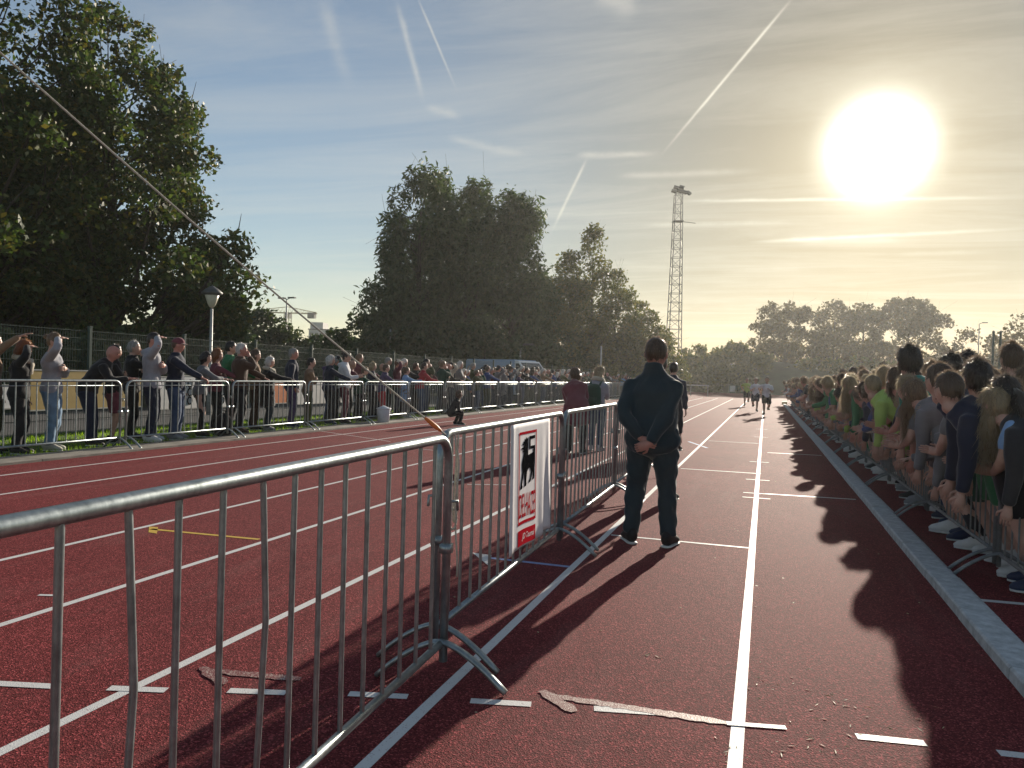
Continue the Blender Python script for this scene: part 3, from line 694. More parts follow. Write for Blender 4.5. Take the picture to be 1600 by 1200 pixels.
# ------------------------------------------------------------------ banner on the second barrier
bt = np.array(B2Q)-np.array(B2P); bt /= np.linalg.norm(bt); bn_ = np.array([bt[1], -bt[0]])      # bn_ points to the camera side (+X)
BY0, BY1, BZ0, BZ1 = 1.05, 2.0, 1.075, .29
def bpos(u, v, off=0.0):
    s = BY0+(BY1-BY0)*u; z = BZ0+(BZ1-BZ0)*v
    o = .027+.012*v+.016*max(0, u-.64)*math.sin(u*26)*4*v+.016*max(0, .16-u)*math.sin(u*40)*4 + off
    p = np.array(B2P)+bt*s+bn_*o
    return (p[0], p[1], z+.012*math.sin(u*7)*v)
ban = empty('banner', bpos(.5, .5)); tag(ban, 'white cloth banner with a black lion and red lettering tied to the barrier', 'banner')
def bmesh_(name, cells, mat, off, th=0.0):
    mb = MB()
    for (u0, v0, u1, v1) in cells:
        nu = max(1, int((u1-u0)*24)); nv = max(1, int((v1-v0)*24))
        for i in range(nu):
            for j in range(nv):
                U = [u0+(u1-u0)*(i+k)/nu for k in (0, 1)]; W = [v0+(v1-v0)*(j+k)/nv for k in (0, 1)]
                mb.quad(bpos(U[0], W[0], off), bpos(U[0], W[1], off), bpos(U[1], W[1], off), bpos(U[1], W[0], off))
    me = mb.mesh(name, [mat]); o = link(name, me, ban); o.location = -Vector(ban.location); return o
gn = 26; gv = [bpos(i/gn, j/gn) for j in range(gn+1) for i in range(gn+1)]
gf = [(j*(gn+1)+i, (j+1)*(gn+1)+i, (j+1)*(gn+1)+i+1, j*(gn+1)+i+1) for j in range(gn) for i in range(gn)]
c1 = link('cloth', mesh_np('cloth', gv, gf, [M['banner']], True), ban); c1.location = -Vector(ban.location)
md = c1.modifiers.new('th', 'SOLIDIFY'); md.thickness = .0015; md.offset = -1
PU0, PU1 = .18, .62
bmesh_('printed_frame', [(PU0, .07, PU1, .09), (PU0, .79, PU1, .815), (PU0, .09, PU0+.018, .79), (PU1-.018, .09, PU1, .79)], M['red_print'], .003)
bmesh_('printed_bar', [(PU0, .86, PU1, .985)], M['red_print'], .003)
LION = [[(.0, .0), (.12, .0), (.16, .04), (.13, .08), (.22, .30), (.24, .30), (.30, .08), (.26, .03), (.38, .03), (.42, .07), (.40, .12), (.44, .30), (.52, .36), (.62, .38), (.72, .30), (.66, .16), (.58, .12), (.56, .08), (.68, .09), (.72, .13), (.84, .30), (.86, .17), (.80, .12), (.93, .13), (.96, .17), (.95, .34), (.98, .46), (.98, .80), (.57, .80), (.57, .745), (.86, .745), (.86, .67), (.50, .63), (.49, .98), (.42, .96), (.38, 1.0), (.32, .95), (.24, .96), (.26, .92), (.16, .91), (.18, .88), (.08, .865), (.16, .85), (.22, .84), (.20, .81), (.06, .80), (.05, .775), (.16, .765), (.20, .75), (.12, .72), (.22, .70), (.20, .66), (.10, .50), (.11, .40), (.14, .33), (.06, .12)],
        [(.57, .94), (.98, .94), (.98, 1.0), (.57, 1.0)], [(.57, .80), (.66, .80), (.66, .94), (.57, .94)]]
def flat_print(name, polys, mat, off, u0, v0, u1, v1):
    bm = bmesh.new()
    for P in polys:
        bm.faces.new([bm.verts.new((u0+(u1-u0)*x, v1+(v0-v1)*y, 0)) for x, y in P])
    bmesh.ops.triangulate(bm, faces=bm.faces[:])
    for v in bm.verts: v.co = bpos(v.co.x, v.co.y, off)
    me = bpy.data.meshes.new(name); bm.to_mesh(me); bm.free(); me.materials.append(mat)
    o = link(name, me, ban); o.location = -Vector(ban.location); return o
flat_print('printed_lion', LION, M['black_print'], .003, .215, .115, .585, .53)
def print_text(name, body, mat, off, u0, v0, u1, v1, shear=0.0):
    cu = bpy.data.curves.new('tmp', 'FONT'); cu.body = body; cu.shear = shear; cu.offset = .008; ob = bpy.data.objects.new('tmp', cu); col.objects.link(ob)
    dg = bpy.context.evaluated_depsgraph_get(); me = bpy.data.meshes.new_from_object(ob.evaluated_get(dg)); bpy.data.objects.remove(ob); bpy.data.curves.remove(cu)
    me.name = name; co = np.array([v.co[:] for v in me.vertices]); mn, mx = co.min(0), co.max(0)
    for v in me.vertices:
        a = (v.co.x-mn[0])/(mx[0]-mn[0]); b = (v.co.y-mn[1])/(mx[1]-mn[1]); v.co = bpos(u0+(u1-u0)*a, v1+(v0-v1)*b, off)
    me.materials.clear(); me.materials.append(mat); o = link(name, me, ban); o.location = -Vector(ban.location); return o
print_text('lettering', 'DELHAIZE', M['red_print'], .003, .205, .572, .597, .762)
print_text('lettering', 'JD Tournai', M['banner'], .0045, .27, .895, .585, .955, .3)

# guy rope tied to the banner barrier, with its orange tensioner and a hanging loop
r0 = np.array([B2P[0]+.02, B2P[1]+.02, 1.085]); r1 = at(0, 82, 3.0); r2 = r1+(r1-at(350, 382, 3.45))*1.3
mb = MB(); P = []
for k in range(15):
    t = k/14; a = r0*(1-t)+r1*t; P.append(a+np.array([0, 0, -.02*math.sin(math.pi*t)]))
P.append(r2); mb.tube(P, .0042, n=6)
rp = mb.build('rope', [M['rope']]); tag(rp, 'long pale rope slanting down from the upper left to the barrier', 'rope')
mb = MB(); d = (P[1]-P[0])/np.linalg.norm(P[1]-P[0]); mb.tube([r0+d*.03, r0+d*.06, r0+d*.11, r0+d*.13], [.006, .011, .010, .005], n=8); tn = mb.build('tensioner', [M['orange']], rp)
mb = MB(); q = np.array([B2P[0]+.03, B2P[1]+.11, 1.08]); L = []
for k in range(26):
    t = k/25; L.append(q+np.array([.012*math.sin(7*t), .018*math.sin(t*math.pi)*(1 if t < .5 else 1)+.02*t, -.42*math.sin(math.pi*t)]))
mb.tube(L, .005, n=5); L = [q+np.array([.015+.008*math.sin(9*k/14), -.01+.03*k/14+.006*math.sin(k), -.06-.62*k/14]) for k in range(15)]; mb.tube(L, .0045, n=5)
mb.tube([q+np.array([.01*math.cos(a), .02*math.cos(a), -.40+.05*math.sin(a)]) for a in np.linspace(0, 12.5, 26)], .005, n=5)
o = mb.build('rope_end', [M['rope']]); o.name = 'rope_end'; o.parent = rp

# ------------------------------------------------------------------ fence, boards, lamps, far things
fx0, fy0, fx1, fy1 = -12.45, 4.0, -11.9, 60.0
fence = empty('mesh_fence', (fx0, fy0, 0)); tag(fence, 'green wire mesh fence running behind the left spectators', 'fence')
ft = np.array([fx1-fx0, fy1-fy0]); FL = np.linalg.norm(ft); fence.rotation_euler = (0, 0, math.atan2(-ft[0], ft[1]))
mb = MB(); mb.box((0, 0, 1.03), (.03, .03, 1.03)); mb.box((0, 0, 2.07), (.035, .035, .012)); postm = mb.mesh('fence_post', [M['green_metal']], False)
mb = MB()
for z in (.08, .30, .52, .74, .96, 1.18, 1.40, 1.62, 1.84, 1.98):
    for dx in (-.008, .008): mb.box((dx, 1.25, z), (.0035, 1.22, .004))
for i in range(45): mb.box((0, .05+i*2.4/44, 1.03), (.0025, .003, .97))
panm = mb.mesh('fence_panel', [M['green_metal']], False)
mb = MB()
for z in (.08, .52, .96, 1.40, 1.84, 1.98): mb.box((0, 1.25, z), (.008, 1.22, .006))
panf = mb.mesh('fence_panel', [M['green_metal']], False)
nP = int(FL/2.5)
for i in range(nP+1):
    link('fence_post', postm, fence, (0, i*2.5, 0))
    if i < nP: link('fence_panel', panm if i < 12 else panf, fence, (0, i*2.5, 0))
def board(px0, px1, z0, z1, mat, lab, mark_=False):
    def yy(px): d = 12.3*1200/(.9497*(1195-px)); return (d-12.3*.3132)/.9497
    y0, y1 = yy(px0), yy(px1); root = empty('advertising_board', (-12.28, (y0+y1)/2, 0)); tag(root, lab, 'board', 'boards tied low on the fence')
    mb = MB(); mb.box((0, 0, (z0+z1)/2), (.012, (y1-y0)/2, (z1-z0)/2)); mb.build('panel', [mat], root, False)
    for z in (z0, z1): mb = MB(); mb.box((.006, 0, z), (.014, (y1-y0)/2+.008, .012)); mb.build('edge_trim', [M['pole']], root, False)
    if mark_:
        mb = MB()
        for k in (-1, 0, 1): mb.tube([(.016, .14*math.cos(a)*.5, (z0+z1)/2+k*.19+.08*math.sin(a)) for a in np.linspace(0, 6.28, 14)], .016, n=4, cap=False)
        mb.build('printed_marks', [M['black_print']], root)
board(-40, 44, .55, .95, M['white_plastic'], 'white board on the fence at the left photo edge')
board(46, 142, .50, 1.22, M['yellow_board'], 'yellow board on the fence behind the woman in light jeans')
board(146, 218, .50, 1.22, M['yellow_board'], 'yellow board on the fence behind the bald man and shorts')
board(246, 262, .42, 1.12, M['white_plastic'], 'narrow white board behind the man in the grey hoodie')
board(283, 306, .42, 1.15, M['white_plastic'], 'white board with dark marks behind the man in the cap', True)
board(334, 356, .42, 1.12, M['white_plastic'], 'white board with dark marks behind the woman in grey', True)
board(425, 446, .45, 1.0, M['orange'], 'small orange board behind the white-haired woman with scarf')
board(455, 560, .40, 1.05, M['white_plastic'], 'long white board on the fence behind the man in blue')
def lamp(px, pytop, d, H, lab):
    x, y = xy(px, d); root = empty('street_lamp', (x, y, 0)); tag(root, lab, 'lamp post')
    mb = MB(); mb.tube([(0, 0, 0), (0, 0, .9), (0, 0, 1.0), (0, 0, H-.55)], [.075, .07, .05, .038], n=10); mb.build('pole', [M['pole']], root)
    mb = MB(); mb.tube([(0, 0, H-.50), (0, 0, H-.42), (0, 0, H-.12)], [.06, .11, .21], n=16); mb.build('lamp_shade', [M['fluor']], root)
    mb = MB(); mb.tube([(0, 0, H-.12), (0, 0, H-.08), (0, 0, H+.02), (0, 0, H+.10)], [.29, .29, .18, .05], n=18); mb.build('lamp_cover', [M['darkpole']], root)
lamp(328, 447, 22, hgt(328, 450, 22)-.05, 'street lamp with a cone glass and flat round hood left of centre')
def slim_lamp(px, py, d, lab, arms=2, cat='lamp post', name='street_lamp'):
    x, y = xy(px, d); H = hgt(px, py, d); root = empty(name, (x, y, 0)); tag(root, lab, cat)
    mb = MB(); mb.tube([(0, 0, 0), (0, 0, H*.5), (0, 0, H)], [.09, .07, .05], n=8); mb.build('pole', [M['pole']], root)
    for s in ((-1, 1) if arms == 2 else (1,) if arms == 1 else ()):
        mb = MB(); mb.tube([(0, 0, H), (.35*s, -.1*s, H+.10)], .03, n=5); mb.box((.55*s, -.15*s, H+.12), (.30, .13, .05)); mb.build('lamp_head', [M['darkpole']], root, False)
slim_lamp(445, 468, 60, 'slim twin-headed lamp pole in front of the tower crane')
slim_lamp(608, 515, 46, 'thin grey pole in front of the willows', 0)
slim_lamp(1527, 506, 92, 'slim street lamp among the bare trees at far right', 1)
slim_lamp(812, 541, 48, 'low lamp pole standing by the white van', 1)
slim_lamp(938, 541, 52, 'plain grey pole behind the woman with the backpack', 0)
for px, lb in ((1550, 'left'), (1561, 'right')):
    x, y = xy(px, 40); H = hgt(px, 520, 40); root = empty('fence_post', (x, y, 0)); tag(root, lb+' one of two tall green posts behind the children at right', 'post', 'tall green posts')
    root.name = 'tall_post'; mb = MB(); mb.tube([(0, 0, 0), (0, 0, H)], .06, n=8); mb.build('pole', [M['green_metal']], root); mb = MB(); mb.tube([(0, 0, H), (0, 0, H+.1)], [.075, .05], n=8); mb.build('post_cap', [M['darkpole']], root)
# floodlight mast
def mast():
    d = 92; x, y = xy(1051, d); H = hgt(1055, 305, d); root = empty('floodlight_mast', (x, y, 0), R(20)); tag(root, 'tall steel lattice mast with floodlights at its top', 'floodlight mast')
    mb = MB(); w0, w1 = .86, .42; n = 22
    def c(k, z): w = w0+(w1-w0)*z/H; return np.array([w*(1 if k in (0, 1) else -1), w*(1 if k in (0, 3) else -1), z])
    for k in range(4): mb.tube([c(k, 0), c(k, H)], .055, n=5, cap=False)
    mb.build('mast_legs', [M['darkpole']], root); mb = MB()
    for i in range(n):
        z0, z1 = H*i/n, H*(i+1)/n
        for k in range(4):
            k2 = (k+1) % 4; mb.tube([c(k, z1), c(k2, z1)], .03, n=4, cap=False)
            mb.tube([c(k, z0), c(k2, z1)] if i % 2 else [c(k2, z0), c(k, z1)], .022, n=4, cap=False)
    mb.build('bracing', [M['darkpole']], root)
    mb = MB(); mb.box((0, 0, H-3.2), (.6, .55, .04)); 
    for z in (H-3.2,): mb.tube([(.6, 0, z), (2.0, -.6, z-.25)], .035, n=4)
    mb.build('platform', [M['darkpole']], root, False)
    for i, (dx, dz) in enumerate(((-.6, .35), (.05, .4), (.65, .3), (-.35, .8), (.3, .85), (1.15, .2))):
        mb = MB(); Rm = np.array(Matrix.Rotation(R(-35), 3, 'X') @ Matrix.Rotation(R(20 if i != 5 else 50), 3, 'Y')); mb.box((dx, -.2, H+dz), (.30, .12, .20), rot=Rm); mb.tube([(dx*.6, 0, H), (dx, 0, H+dz)], .035, n=4)
        mb.build('floodlight', [M['darkpole']], root, False)
mast()
# far crane and flats
def crane():
    d = 240; x, y = xy(447, d); H = hgt(447, 489, d); root = empty('tower_crane', (x, y, 0)); tag(root, 'pale tower crane far behind the bushes left of centre', 'crane')
    mb = MB()
    for s in (-1, 1):
        for q in (-1, 1): mb.tube([(.8*s, .8*q, 0), (.8*s, .8*q, H)], .14, n=4, cap=False)
    for i in range(14):
        z = H*i/14; mb.tube([(-.8, -.8, z), (.8, -.8, z+H/14)], .09, n=4, cap=False); mb.tube([(.8, .8, z), (-.8, .8, z+H/14)], .09, n=4, cap=False)
    mb.build('tower', [M['crane']], root); mb = MB()
    ca, sa = _cy, _sy
    def j(s, z): return (s*ca, s*sa, H+z)
    mb.tube([j(-12, 0), j(9, 0)], .22, n=4); mb.tube([j(-12, .3), j(0, 1.9), j(9, .3)], .12, n=4)
    for i in range(18): s = -11.5+i*1.15; mb.tube([j(s, 0), j(s+.57, 1.7*(1-abs(s)/13)), j(s+1.15, 0)], .08, n=3, cap=False)
    mb.build('jib', [M['crane']], root); mb = MB(); mb.box(j(7.5, -.6), (1.2, .6, .9)); mb.box(j(.2, -.8), (.8, .8, .9)); mb.build('counterweight', [M['darkpole']], root, False)
crane()
def flats():
    d = 210; x, y = xy(506, d); H = hgt(506, 505, d); root = empty('apartment_building', (x, y, 0), YAW); tag(root, 'pale flat-roofed block far behind the bushes by the rope', 'building')
    mb = MB(); mb.box((0, 0, H/2-1), (3.4, 4, H/2-1)); mb.box((-1.6, 0, H-1.5), (1.7, 3, 1.5)); mb.build('wall', [M['facade']], root, False)
    for i in range(5):
        for j in range(4):
            mb = MB(); mb.box((-2.6+i*1.3, -4.02, H-3.6-j*2.9), (.42, .05, .7)); mb.build('window', [M['glass']], root, False)
    mb = MB(); mb.box((0, 0, H-1.95), (3.6, 4.2, .12)); mb.build('roof', [M['darkpole']], root, False)
flats()
# van parked behind the fence
def van():
    x, y = xy(800, 43); root = empty('white_van', (x, y, 0), R(-20)); tag(root, 'white van with a light blue side parked behind the far spectators', 'van')
    def shell(x0, x1, prof, w):
        mb = MB(); P = [[(px_, s*w, z) for px_, z in prof] for s in (-1, 1)]
        for i in range(len(prof)): k = (i+1) % len(prof); mb.quad(P[0][i], P[0][k], P[1][k], P[1][i])
        mb.poly(P[0][::-1]); mb.poly(P[1]); return mb
    b = shell(0, 0, [(-2.6, .35), (-2.6, 2.15), (-2.5, 2.25), (.9, 2.25), (.9, .35)], .98); b.build('cargo_body', [M['van2']], root, False)
    b = shell(0, 0, [(.92, .35), (.92, 2.2), (1.15, 2.18), (1.85, 1.35), (2.5, 1.1), (2.6, .9), (2.6, .35)], .96); b.build('cab', [M['van']], root, False)
    b = MB(); b.quad((1.22, -.85, 2.10), (1.22, .85, 2.10), (1.88, .85, 1.36), (1.88, -.85, 1.36)); b.build('windscreen', [M['glass']], root, False)
    for s in (-1, 1):
        b = MB(); b.poly([(1.0, s*.968, 1.4), (1.7, s*.968, 1.4), (1.2, s*.968, 2.05), (1.0, s*.968, 2.05)]); b.build('side_window', [M['glass']], root, False)
        for xx in (-1.7, 1.75):
            b = MB(); b.tube([(xx, s*.80, .34), (xx, s*1.0, .34)], .34, n=16); w = b.build('wheel', [M['rubber']], root); b = MB(); b.tube([(xx, s*1.0, .34), (xx, s*1.02, .34)], .18, n=12); b.build('rim', [M['pole']], w)
        b = MB(); b.box((2.6, s*.75, .85), (.03, .14, .1)); b.build('headlight', [M['fluor']], root, False)
van()
# low banner and rail at the far end of the track
x, y = xy(1162, 97); root = empty('far_banner', (x, y, 0)); tag(root, 'low green and white banner board across the far end of the track', 'board'); mb = MB(); mb.box((0, 0, .55), (1.8, .04, .42)); mb.build('panel', [FAB['forest']], root, False); mb = MB(); mb.box((-1.3, -.05, .55), (.35, .012, .38)); mb.build('white_field', [M['white_plastic']], root, False)
mb = MB(); [mb.box((s*1.75, 0, .45), (.03, .05, .48)) for s in (-1, 1)]; mb.build('stand', [M['pole']], root, False)
x, y = xy(1080, 70); root = empty('hurdle_rail', (x, y, 0)); tag(root, 'low white rail beyond the man at the end of the straight', 'rail'); mb = MB(); mb.box((0, 0, 1.0), (1.6, .03, .05)); mb.build('top_rail', [M['white_plastic']], root, False)
for s in (-1.5, 0, 1.5): mb = MB(); mb.box((s, 0, .5), (.03, .03, .5)); mb.build('leg', [M['pole']], root, False)

# ------------------------------------------------------------------ people
def remesh(mb, voxel, smooth_it=3, name='tmp'):
    me = mesh_np(name, np.array(mb.v), mb.f)
    o = bpy.data.objects.new('tmp', me); col.objects.link(o)
    m = o.modifiers.new('r', 'REMESH'); m.mode = 'VOXEL'; m.voxel_size = voxel; m.adaptivity = 0
    if smooth_it: s = o.modifiers.new('s', 'SMOOTH'); s.factor = .5; s.iterations = smooth_it
    dg = bpy.context.evaluated_depsgraph_get(); ev = o.evaluated_get(dg).to_mesh()
    n = len(ev.vertices); V = np.zeros(n*3, np.float32); ev.vertices.foreach_get('co', V)
    k = len(ev.polygons); ls = np.zeros(k, np.int32); lt = np.zeros(k, np.int32); ev.polygons.foreach_get('loop_start', ls); ev.polygons.foreach_get('loop_total', lt)
    li = np.zeros(len(ev.loops), np.int32); ev.loops.foreach_get('vertex_index', li)
    if (lt == 4).all(): Fq = li.reshape(-1, 4)
    else: Fq = [tuple(li[a:a+b]) for a, b in zip(ls, lt)]
    o.evaluated_get(dg).to_mesh_clear(); bpy.data.objects.remove(o); bpy.data.meshes.remove(me)
    return V.reshape(-1, 3), Fq
def folds(V, amp, seed, f=15.0):
    r = np.random.RandomState(seed); c = V.mean(0); D = np.zeros(len(V))
    for k in range(7):
        kv = r.normal(size=3)*np.array([1, 1, 1.25])*f*(.6+.9*r.rand()); D += np.sin(V@kv+r.rand()*6.28+1.4*np.sin(V@(kv[[2, 0, 1]]*.55)))
    rad = V-c; rad[:, 2] *= .15; rad /= np.maximum(np.linalg.norm(rad, axis=1), 1e-4)[:, None]
    return V + rad*(D/7*amp*1.8)[:, None]
def unit(v): v = np.array(v, float); return v/max(np.linalg.norm(v), 1e-9)
def ik(S, T, l1, l2, pole):
    d = T-S; L = np.linalg.norm(d); u = d/max(L, 1e-9); L = min(L, .995*(l1+l2)); L = max(L, abs(l1-l2)+.02)
    a = (l1*l1-l2*l2+L*L)/(2*L); h = math.sqrt(max(0, l1*l1-a*a)); p = np.array(pole, float); p = unit(p-u*(p@u))
    return S+u*a+p*h, S+u*L
def sm(t): t = min(1, max(0, t)); return t*t*(3-2*t)
def curve_rad(p, q, r, n):                     # points and radii between joints
    return [p+(q-p)*i/(n-1) for i in range(n)]

def hand(mb, W, d, pn, s, L, curl=.6):
    """palm, four fingers of unequal length and a thumb; d along hand, pn palm normal (fingers curl to it), L = hand length"""
    d = unit(d); pn = unit(pn-d*(pn@d)); sd = unit(np.cross(d, pn))*s
    k = W+d*L*.52
    mb.tube([W-d*L*.08, W+d*L*.1, W+d*L*.32, k], [(L*.13, L*.10), (L*.17, L*.085), (L*.215, L*.08), (L*.21, L*.065)], n=8, side=sd)
    for i, (o, l) in enumerate(((.155, .40), (.052, .46), (-.052, .43), (-.15, .34))):
        b = k+sd*L*o-d*L*.04; a1, a2 = curl*.7, curl*1.7
        p1 = b+(d*math.cos(a1)+pn*math.sin(a1))*L*l*.5; p2 = p1+(d*math.cos(a2)+pn*math.sin(a2))*L*l*.5
        mb.tube([b, p1, p2], [L*.05, L*.046, L*.036], n=6)
    b = W+d*L*.12+sd*L*.15; p1 = b+unit(sd*.8+d*.8+pn*.35)*L*.24; p2 = p1+unit(sd*.15+d+pn*.5)*L*.2
    mb.tube([b-sd*L*.05, p1, p2], [L*.062, L*.055, L*.042], n=6)

TS = [(.455, .070, .058), (.49, .094, .070), (.53, .098, .072), (.575, .092, .066), (.63, .084, .060), (.69, .092, .064), (.745, .102, .068), (.775, .104, .064), (.80, .091, .056), (.818, .071, .048), (.834, .047, .042), (.852, .038, .039)]
def head_dirs(nu, nv):
    D = []
    for i in range(nv+1):
        ph = math.pi*i/nv
        for k in range(nu):
            th = 2*math.pi*k/nu; D.append((math.sin(ph)*math.cos(th), math.sin(ph)*math.sin(th), math.cos(ph)))
    Fq = [(i*nu+k, (i+1)*nu+k, (i+1)*nu+(k+1) % nu, i*nu+(k+1) % nu) for i in range(nv) for k in range(nu)]
    return np.array(D), Fq
def head_shape(D, face=True):
    x, y, z = D[:, 0], D[:, 1], D[:, 2]
    X = x*.335; Y = y*.42; Z = z*.50; zz = np.where(z > 0, .16*z*(1-z*z), 0); X = X*(1+.25*zz*2); Y = Y*(1+.25*zz*2); Z = Z+zz*.5
    X = X*np.where(z < 0, 1-.26*z*z, 1); Y = np.where((y < 0) & (z < -.2), Y*(1+.32*(z+.2)), Y); Y = np.where((y > 0), Y*.93, Y*1.03)
    if face:
        f = (y > 0)
        Y = Y+f*(.085*np.exp(-(x/.15)**2-((z+.14)/.15)**2) - .035*np.exp(-((np.abs(x)-.34)/.17)**2-((z-.06)/.11)**2) + .022*np.exp(-(x/.5)**2-((z-.2)/.09)**2)
                 + .028*np.exp(-(x/.22)**2-((z+.44)/.08)**2) + .035*np.exp(-(x/.3)**2-((z+.8)/.2)**2) + .025*np.exp(-((np.abs(x)-.5)/.2)**2-((z+.1)/.2)**2))
    return np.stack([X, Y, Z], 1)

def build_person(H=1.72, seed=0, lean=0., side=0., twist=0., hy=0., hp=0., armL='down', armR='down', stance=.075, step=0., feet=(12, 12), hipf=0., top='jacket', bottom='trousers', female=False, build=1.0, hair='short', hair_len=.3,
                 hs=1.0, vox=.016, strands=120, curl=.6, collar=False, hat=None, loose=1.0, hemz=None, face=True, legs=None, scarf=False, zb=.53, a0=0., fold=1.35, crouch=0., vol=1.0, belly=0.):
    out = {}; rr = random.Random(seed); LN = R(lean); TW = R(twist); SD = R(side)
    pz = .52*H*(1-crouch); py = hipf*H - .10*H*math.sin(LN)*(1 if hipf == 0 else .3)
    piv = np.array([0, py, pz])
    A0 = R(a0)
    def angz(z): return A0*sm((z-.46)/.10)+(LN-A0)*sm((z-zb+.06)/.13)
    tab = [(piv, .52)]; zz_ = .52
    while zz_ < .87:
        a = angz(zz_+.005); zz_ += .01; b_ = SD*sm((zz_-.47)/.16); tab.append((tab[-1][0]+np.array([math.sin(b_), math.sin(a)*math.cos(b_), math.cos(a)*math.cos(b_)])*.01*H, zz_))
    def fr(z):                                     # spine frame at normalised height z
        w = sm((z-.47)/.16); a = angz(z); b = SD*w; tw = TW*sm((z-.5)/.3)
        up = np.array([math.sin(b), math.sin(a)*math.cos(b), math.cos(a)*math.cos(b)])
        rt = np.array([math.cos(tw)*math.cos(b), math.sin(tw), -math.sin(b)]); fw = unit(np.cross(up, rt)); rt = np.cross(fw, up)
        if z <= .52: p = piv+np.array([0, 0, (z-.52)*H])
        else: k = min(len(tab)-1, int((z-.52)/.01)); p = tab[k][0]+up*(z-tab[k][1])*H
        return p, rt, fw, up
    wide = build
    def torso(mb, z0, z1, inf, flare=0., n=14):
        P = []; Rd = []; Sd = []
        for (z, a, b) in TS:
            if z < z0-.001 or z > z1+.001: continue
            p, rt, fw, up = fr(z); aa, bb = a, b
            if female and .45 < z < .58: aa *= 1.05
            if female and .6 < z < .66: aa *= .93
            if female and .72 < z < .76: bb *= 1.13
            if z > .76: aa *= .96 if female else 1.0
            if belly and z < .76: aa += belly*.10; bb += belly*.06
            fl = flare*max(0, (.62-z)/.15)
            P.append(p); Rd.append((aa*H*(wide if z < .82 else 1)+inf+fl, bb*H*(wide if z < .82 else 1)+inf+fl)); Sd.append(rt)
        mb.tube(P, Rd, n=n, side=Sd)
    # head
    np_, nrt, nfw, nup = fr(.85)
    yaw, pit = R(hy), R(hp)
    hf = np.array([math.sin(yaw)*math.cos(pit), math.cos(yaw)*math.cos(pit), math.sin(pit)]); hx = unit(np.cross(hf, [0, 0, 1.])); hzv = np.cross(hx, hf)
    hh = .141*H*hs; Hc = np_+unit(nup*.6+hzv*.4)*(.012*H)+hzv*hh*.47+hf*hh*.12
    out['head'] = Hc
    HB = np.stack([hx, hf, hzv], 0)
    # arms
    sh = {}; A = {}
    for s, spec in ((-1, armL), (1, armR)):
        p, rt, fw, up = fr(.784); S = p+rt*s*(.103 if not female else .093)*H*wide**.5; sh[s] = S; pole = np.array([s*.5, -.7, -.5]); cz = 1.0
        if isinstance(spec, str):
            if spec == 'down': T = np.array([s*.15*H*wide, py+.03*H, .45*H]) if abs(lean) < 15 else S+np.array([s*.02, .03, -.34*H])
            elif spec == 'rail': T = np.array([s*.12*H, .30*H+hipf*H, 1.13])
            elif spec == 'railc': T = np.array([s*.03*H, .24*H+hipf*H, 1.14]); pole = np.array([s*1., -.2, -.3])
            elif spec == 'reach': T = S+unit([s*.05, 1.0, -.75])*.29*H
            elif spec == 'clap': T = S+np.array([-s*.085*H, .10*H+(.012*H if s > 0 else 0), -.215*H]); pole = np.array([s*1., -.3, -.4])
            elif spec == 'reachup': T = S+unit([s*.1, 1.0, .35])*.31*H
            elif spec == 'shade': T = Hc+hf*hh*.36+hx*s*hh*.50+hzv*hh*.20; pole = np.array([s*1., .25, -.6])
            elif spec == 'cross': T = fr(.70)[0]+fr(.70)[2]*.115*H-rt*s*.055*H; pole = np.array([s*1., -.2, -.6])
            elif spec == 'back': T = np.array([s*.022*H-.012*H, py-(.125 if s > 0 else .105)*H, .512*H-s*.012*H]); pole = np.array([s*1.0, -.5, -.15])
            elif spec == 'pocket': T = np.array([s*.115*H*wide, py+.045*H, .50*H]); pole = np.array([s*1., -.8, 0])
            elif spec == 'chin': T = Hc+hf*hh*.55-hzv*hh*.5; pole = np.array([s*.5, .1, -1.])
            elif spec == 'phone': T = Hc+hf*hh*1.5+hzv*hh*.3+hx*s*.1*hh; pole = np.array([s*.6, .1, -1.])
            elif spec == 'high': T = S+unit([s*.15, .8, .75])*.31*H
            elif spec == 'front': T = fr(.66)[0]+np.array([s*.03*H, .2*H, 0])
            elif spec == 'run': T = S+np.array([-s*.03*H, .13*H, -.10*H])
            elif spec == 'runb': T = S+np.array([s*.03*H, -.12*H, -.20*H])
            elif spec == 'knee': T = np.array([s*.07*H, py+.22*H, pz*.9])
        else: T = np.array(spec)*H; T = T*np.array([s, 1, 1])
        El, Wr = ik(S, T, .172*H, .150*H, pole); A[s] = (S, El, Wr, T)
    # legs
    G = {}
    for s in (-1, 1):
        hipj = piv+np.array([s*.052*H*wide, 0, -.015*H]); st = step*s
        tgt = np.array([s*stance*H, st*H, .048*H]) if legs is None else np.array(legs[0 if s < 0 else 1])*H
        fa = R(feet[0 if s < 0 else 1])*s; kp = np.array([math.sin(fa)*.5, 1, .1]); Kn, An = ik(hipj, tgt, .2335*H, .2285*H, kp); G[s] = (hipj, Kn, An, fa)
    def arm_pts(s, t0, t1, inf, loose=0.):
        S, El, Wr, T = A[s]; pts = []; rd = []; n = 9
        prof = [(0, .032), (.12, .0335), (.25, .031), (.5, .0255), (.62, .026), (1, .0155)]
        for i in range(n):
            t = t0+(t1-t0)*i/(n-1); q = S+(El-S)*(t/.53) if t < .53 else El+(Wr-El)*((t-.53)/.47)
            if .42 < t < .64: w = 1-abs(t-.53)/.11; q = q*(1-.12*w)+(S+Wr)/2*.12*w
            pts.append(q); rd.append(np.interp(t, *zip(*prof))*H*wide**.7+inf+loose*t)
        return pts, rd
